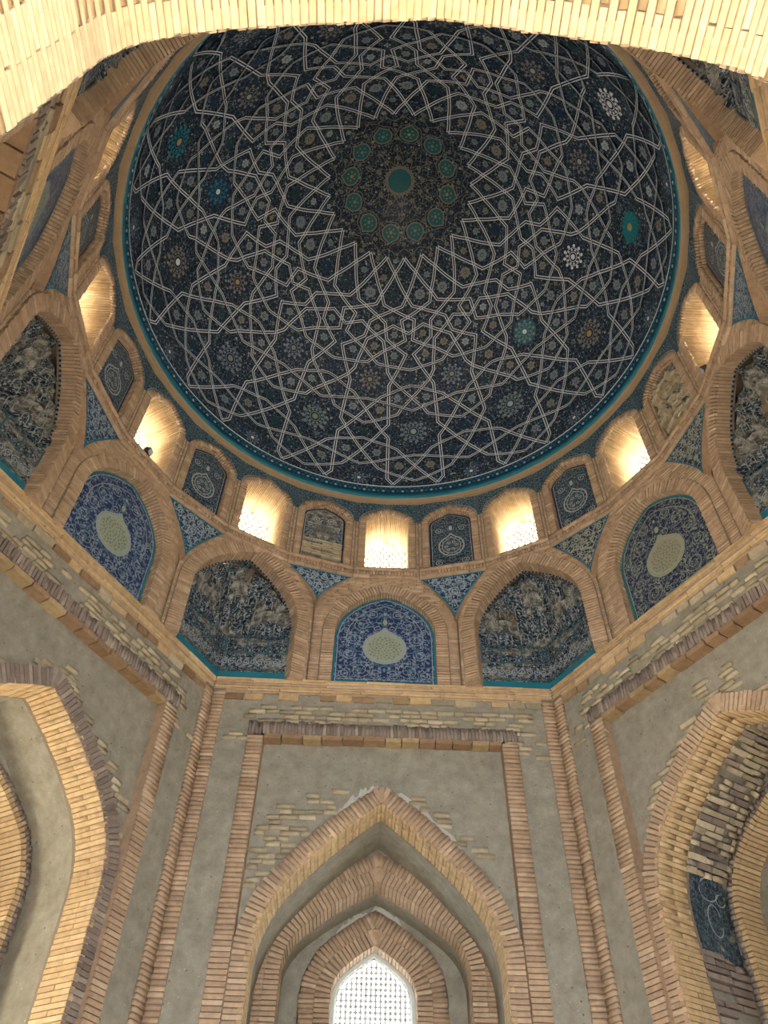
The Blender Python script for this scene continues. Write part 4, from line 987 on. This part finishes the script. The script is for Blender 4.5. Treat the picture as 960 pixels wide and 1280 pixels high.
CELLS = [(10.6, 1.06, .10, 6), (4.3, .766, .10, 6), (0, .90, .05, 4), (15, 1.503, .10, 6), (10.6, 1.953, .09, 6), (4.9, 2.195, .085, 6), (0, 2.59, .10, 6), (6.5, 3.014, .085, 6), (6.6, 3.41, .08, 6), (15, 3.164, .09, 6), (0, 3.2, .06, 4), (15, 3.528, .07, 6), (8.1, 3.722, .06, 4),
         (0, 3.58, .05, 5), (8.0, 4.142, .12, 8), (15, 4.472, .075, 6), (0, 4.503, .075, 6), (7.7, 4.797, .055, 5), (12.5, 2.48, .03, 4), (3.2, 1.35, .04, 4), (11.8, .86, .045, 4), (4.0, .50, .045, 4), (11.9, 1.32, .05, 5), (3.0, 2.08, .04, 4), (12, 2.05, .045, 4), (4.2, 2.62, .045, 4), (11.6, 2.77, .045, 4), (12.6, 3.05, .04, 4), (4.4, 3.62, .04, 4)]
for k in range(12):
    groups = {}
    for i, (a, s, r, n) in enumerate(CELLS):
        for sg in ((1, -1) if 0 < a < 15 else (1,)):
            m = random.choice((PET, PET, PETG, BLUEW, PET, DKT, DKT, INDIGO, PETG, GILT if i in (6, 13) else PET)); mbx = groups.setdefault(m.name, (m, MB()))[1]
            dflower(mbx, A0 + 30 * k + sg * a, s, r * .92, n)
    for m, mbx in groups.values():
        if mbx.v: o = mbx.build('cell_blossom', m, dome); o['kind'] = 'stuff'
# crown: teal disc, pale star ring, twelve drops with wavy outlines
F = dome_frame(0, DL - .001, .03); F = Matrix.Translation((0, 0, 16.50)) @ Matrix.Rotation(-math.pi / 2, 4, 'X')
def crown_disc(name, r, lift, m, n=24, par=None):
    mb = MB(); L = [mb.vert((r * math.cos(2 * math.pi * q / n), r * math.sin(2 * math.pi * q / n), np.interp(DL - r, DS, DC[:, 1]) - lift)) for q in range(n)]; c = mb.vert((0, 0, 16.53 - lift)); 
    for q in range(n): mb.face((c, L[q], L[(q + 1) % n]))
    return mb.build(name, m, par or dome)
def on_crown(pts, lift):            # (deg, radius along the surface from the apex) -> points
    return [dome_pt(a, DL - r, lift) for a, r in pts]
def surf_ribbon(mb, pol, wd, lift, closed=True):
    P = on_crown(pol + ([pol[0]] if closed else []), lift); n = len(P); rows = []
    for i in range(n):
        t = (P[min(i + 1, n - 1)] - P[max(i - 1, 0)]).normalized(); nr = Vector((P[i].x * .4, P[i].y * .4, 1)).normalized(); b = t.cross(nr).normalized() * wd / 2; rows.append([P[i] - b, P[i] + b])
    mb.grid(rows)
med = crown_disc('crown_disc', .205, .014, TEAL)
mb = MB()
for q in range(12):
    a = A0 + 15 + 30 * q
    surf_ribbon(mb, [(a - 15, .235), (a - 9, .30), (a, .245), (a + 9, .30), (a + 15, .235)], .024, .014, False)
    surf_ribbon(mb, [(a - 15, .235), (a - 13, .27), (a, .235), (a + 13, .27), (a + 15, .235)], .02, .014, False)
    dflower(mb, a + 15, DL - .42, .05, 5, .010)
surf_ribbon(mb, [(3.75 * q, .225) for q in range(96)], .018, .014); mb.build('star_ring', PETG, med)
for q in range(12):
    a = A0 + 15 + 30 * q; Rm = .93; F = dome_frame(a, DL - Rm, .012)
    out = drop_outline(0, 0, .155, .15, 28); out = [(p[0], -p[1]) for p in out]          # point towards the rim
    mb = MB(); mb.face([mb.vert(F @ Vector((p[0], 0, p[1]))) for p in out][::-1]); o = mb.build('crown_drop', TEAL, dome)
    mb = MB(); ribbon(mb, F, out + [out[0]], .022, -.003); big = [(p[0] * 1.38, p[1] * 1.32) for p in out]; big = [(p[0] * (1 + .05 * math.cos(i * 1.57)), p[1] * (1 + .05 * math.cos(i * 1.57))) for i, p in enumerate(big)]; ribbon(mb, F, big + [big[0]], .011, -.003); mb.build('drop_outline', PETG, o)
    mb = MB(); disc(mb, F, 0, .01, .03, -.004, 8); 
    for i in range(6): disc(mb, F, .075 * math.cos(i * 1.05), .075 * math.sin(i * 1.05), .016, -.004, 6)
    mb.build('drop_heart', OLIVE if q % 3 else GILT, o)
mb = MB()
for q in range(12):
    a = A0 + 30 * q
    surf_ribbon(mb, [(a - 15, .58), (a - 8, .52), (a - 4, .64), (a, .70), (a + 4, .64), (a + 8, .52), (a + 15, .58)], .010, .010, False)
    surf_ribbon(mb, [(a - 15, .30), (a - 9, .40), (a, .50), (a + 9, .40), (a + 15, .30)], .010, .010, False)
    surf_ribbon(mb, [(a, .50), (a, .70)], .010, .010, False)
    surf_ribbon(mb, [(a - 7.5, 1.40), (a - 5, 1.27), (a, 1.20), (a + 5, 1.27), (a + 7.5, 1.40), (a + 10, 1.27), (a + 15, 1.22), (a + 20, 1.27), (a + 22.5, 1.40)], .012, .010, False)
    for da, rr, r in ((0, .82, .035), (0, .60, .03), (0, 1.12, .045), (7, 1.3, .03), (-7, 1.3, .03), (0, 1.02, .03)): dflower(mb, a + da, DL - rr, r, 5, .010)
mb.build('crown_scroll', PETG, dome)
# ring moulding at the foot of the dome
mb = MB(); prof = [(3.95, 11.985), (3.832, 11.985), (3.815, 11.99), (3.812, 12.005), (3.785, 12.01), (3.768, 12.018), (3.766, 12.04), (3.785, 12.06), (3.95, 12.1), (4.2, 12.1)]
NS = 96
def ringr(a, r): return r
mb.grid([[(r * math.cos(2 * math.pi * i / NS), r * math.sin(2 * math.pi * i / NS), z) for r, z in prof] for i in range(NS)], None, 0, True)
tag(mb.build('trim_8', flat_mat('ring_brick', (.30, .215, .13), (.42, .31, .20), 9)), 'plain ochre ring moulding at the foot of the dome', 'cornice', kind='structure')

# ------------------------------------------------------------------ lattice windows in the niches: unseen back pair added to light the hall
for n, (side, watts) in enumerate((('front', FRONT_W), ('front_left', SIDE_W), ('front_right', None), ('back_left', None), ('back_right', None))):
    W = WM(SIDES[side]); root = empty('window_%d' % (13 + n), W @ Vector((0, 2.2, 2.5)))
    tag(root, {'front': 'tall pointed white lattice window in the innermost arch', 'front_left': 'lattice window deep in the niche of the glowing arch', 'front_right': 'lattice window deep in the niche with rough stones',
         'back_left': 'unseen lattice window added for light in the niche below the steep cornice', 'back_right': 'unseen lattice window added for light in the niche beyond the rough stones'}[side], 'window', kind='structure')
    d = 2.2; z0 = 2.6; p = .0605; mb = MB(); cols = 17
    for i in range(cols):
        u = (i - (cols - 1) / 2) * p; z = z0
        while z < 5.72:
            if abs(u) + p * .5 < u_at(A3, z + p * .9) - .02:
                hw, hz = p / 2, p * 1.05 / 2; c = (u, z)
                O = [(-hw, -hz), (0, -hz), (hw, -hz), (hw, 0), (hw, hz), (0, hz), (-hw, hz), (-hw, 0)]; I = [(.74 * hw * math.cos(math.pi * (q / 4 + 1.25)), .86 * hz * math.sin(math.pi * (q / 4 + 1.25))) for q in range(8)]
                for q in range(8):
                    e = (q + 1) % 8; A_ = [(c[0] + t[0], c[1] + t[1]) for t in (O[q], O[e], I[e], I[q])]
                    mb.quad([W @ Vector((t[0], d, t[1])) for t in A_]); mb.quad([W @ Vector((A_[3][0], d, A_[3][1])), W @ Vector((A_[2][0], d, A_[2][1])), W @ Vector((A_[2][0], d + .03, A_[2][1])), W @ Vector((A_[3][0], d + .03, A_[3][1]))])
            z += p * 1.05
    mb.build('lattice', STONE, root)
    mb = MB(); ring_face(mb, W, offset(A3, -.045), offset(A3, .02), d - .004); strip(mb, W, offset(A3, -.045), d - .004, d + .03)
    # solid edge between the outermost holes and the frame
    Q = offset(A3, -.045); ring_face(mb, W, offset(A3, -.075), Q, d + .012); mb.build('window_frame', STONE, root)
    mb = MB(); fillp = [( -.6, 0), (.6, 0), (.6, 2.6), (-.6, 2.6)]; mb.quad([W @ Vector((q[0], d + .01, q[1])) for q in fillp]); mb.build('window_sill', PLASTER, root)
    if watts is None: continue          # the photograph gives no light from these niches: only the open sky
    pnt = W @ Vector((0, d + .25, 4.2)); window_light('daylight_window' if side == 'front' else 'window_front_left_offscreen', pnt, W.to_3x3() @ Vector((0, -1, 0)), 1.15, 3.2, watts, (1.0, 0.88, 0.68) if side == 'front_left' else (0.84, 0.92, 1.0))

# ------------------------------------------------------------------ two small floodlights standing on window sills
def floodlight(W, u, d, label, yaw):
    root = empty('floodlight', W @ Vector((u, d, 10.47))); tag(root, label, 'floodlight')
    B = W @ Matrix.Translation((u, d, 10.47)) @ Matrix.Rotation(yaw, 4, 'Z')
    mb = MB(); mb.box(B @ Matrix.Translation((0, 0, .008)) @ Matrix.Diagonal((.09, .06, .016, 1))); mb.build('base_plate', DARKM, root)
    for s in (-1, 1):
        mb = MB(); mb.box(B @ Matrix.Translation((s * .058, 0, .07)) @ Matrix.Diagonal((.008, .03, .14, 1))); mb.build('bracket_arm', DARKM, root)
    mb = MB(); H_ = B @ Matrix.Translation((0, 0, .13)) @ Matrix.Rotation(.35, 4, 'X')
    sec = [(.052, .040), (.052, -.040), (.040, -.05), (-.040, -.05), (-.052, -.040), (-.052, .040), (-.040, .05), (.040, .05)]
    mb.grid([[H_ @ Vector((a * k, y, b * k)) for y, k in ((-.045, .001), (-.045, 1), (.03, .96), (.055, .55), (.055, .001))] for a, b in sec], None, 0, True); body = mb.build('housing', DARKM, root)
    mb = MB(); mb.face([mb.vert(H_ @ Vector((a * .82, -.047, b * .82))) for a, b in sec]); mb.build('front_glass', flat_mat('lamp_glass', (.35, .37, .38), (.5, .5, .5), 9, .15, 0), body)
DARKM = flat_mat('dark_painted_metal', (.03, .03, .032), (.06, .06, .065), 12, .5, 0)
floodlight(WM(150), -.05, .02, 'small dark floodlight on the sill of the window over the second cobalt panel', .4)
floodlight(WM(0), -.26, .02, 'small dark floodlight on the sill of the window over the torn niche', -.4)

flush_bricks()
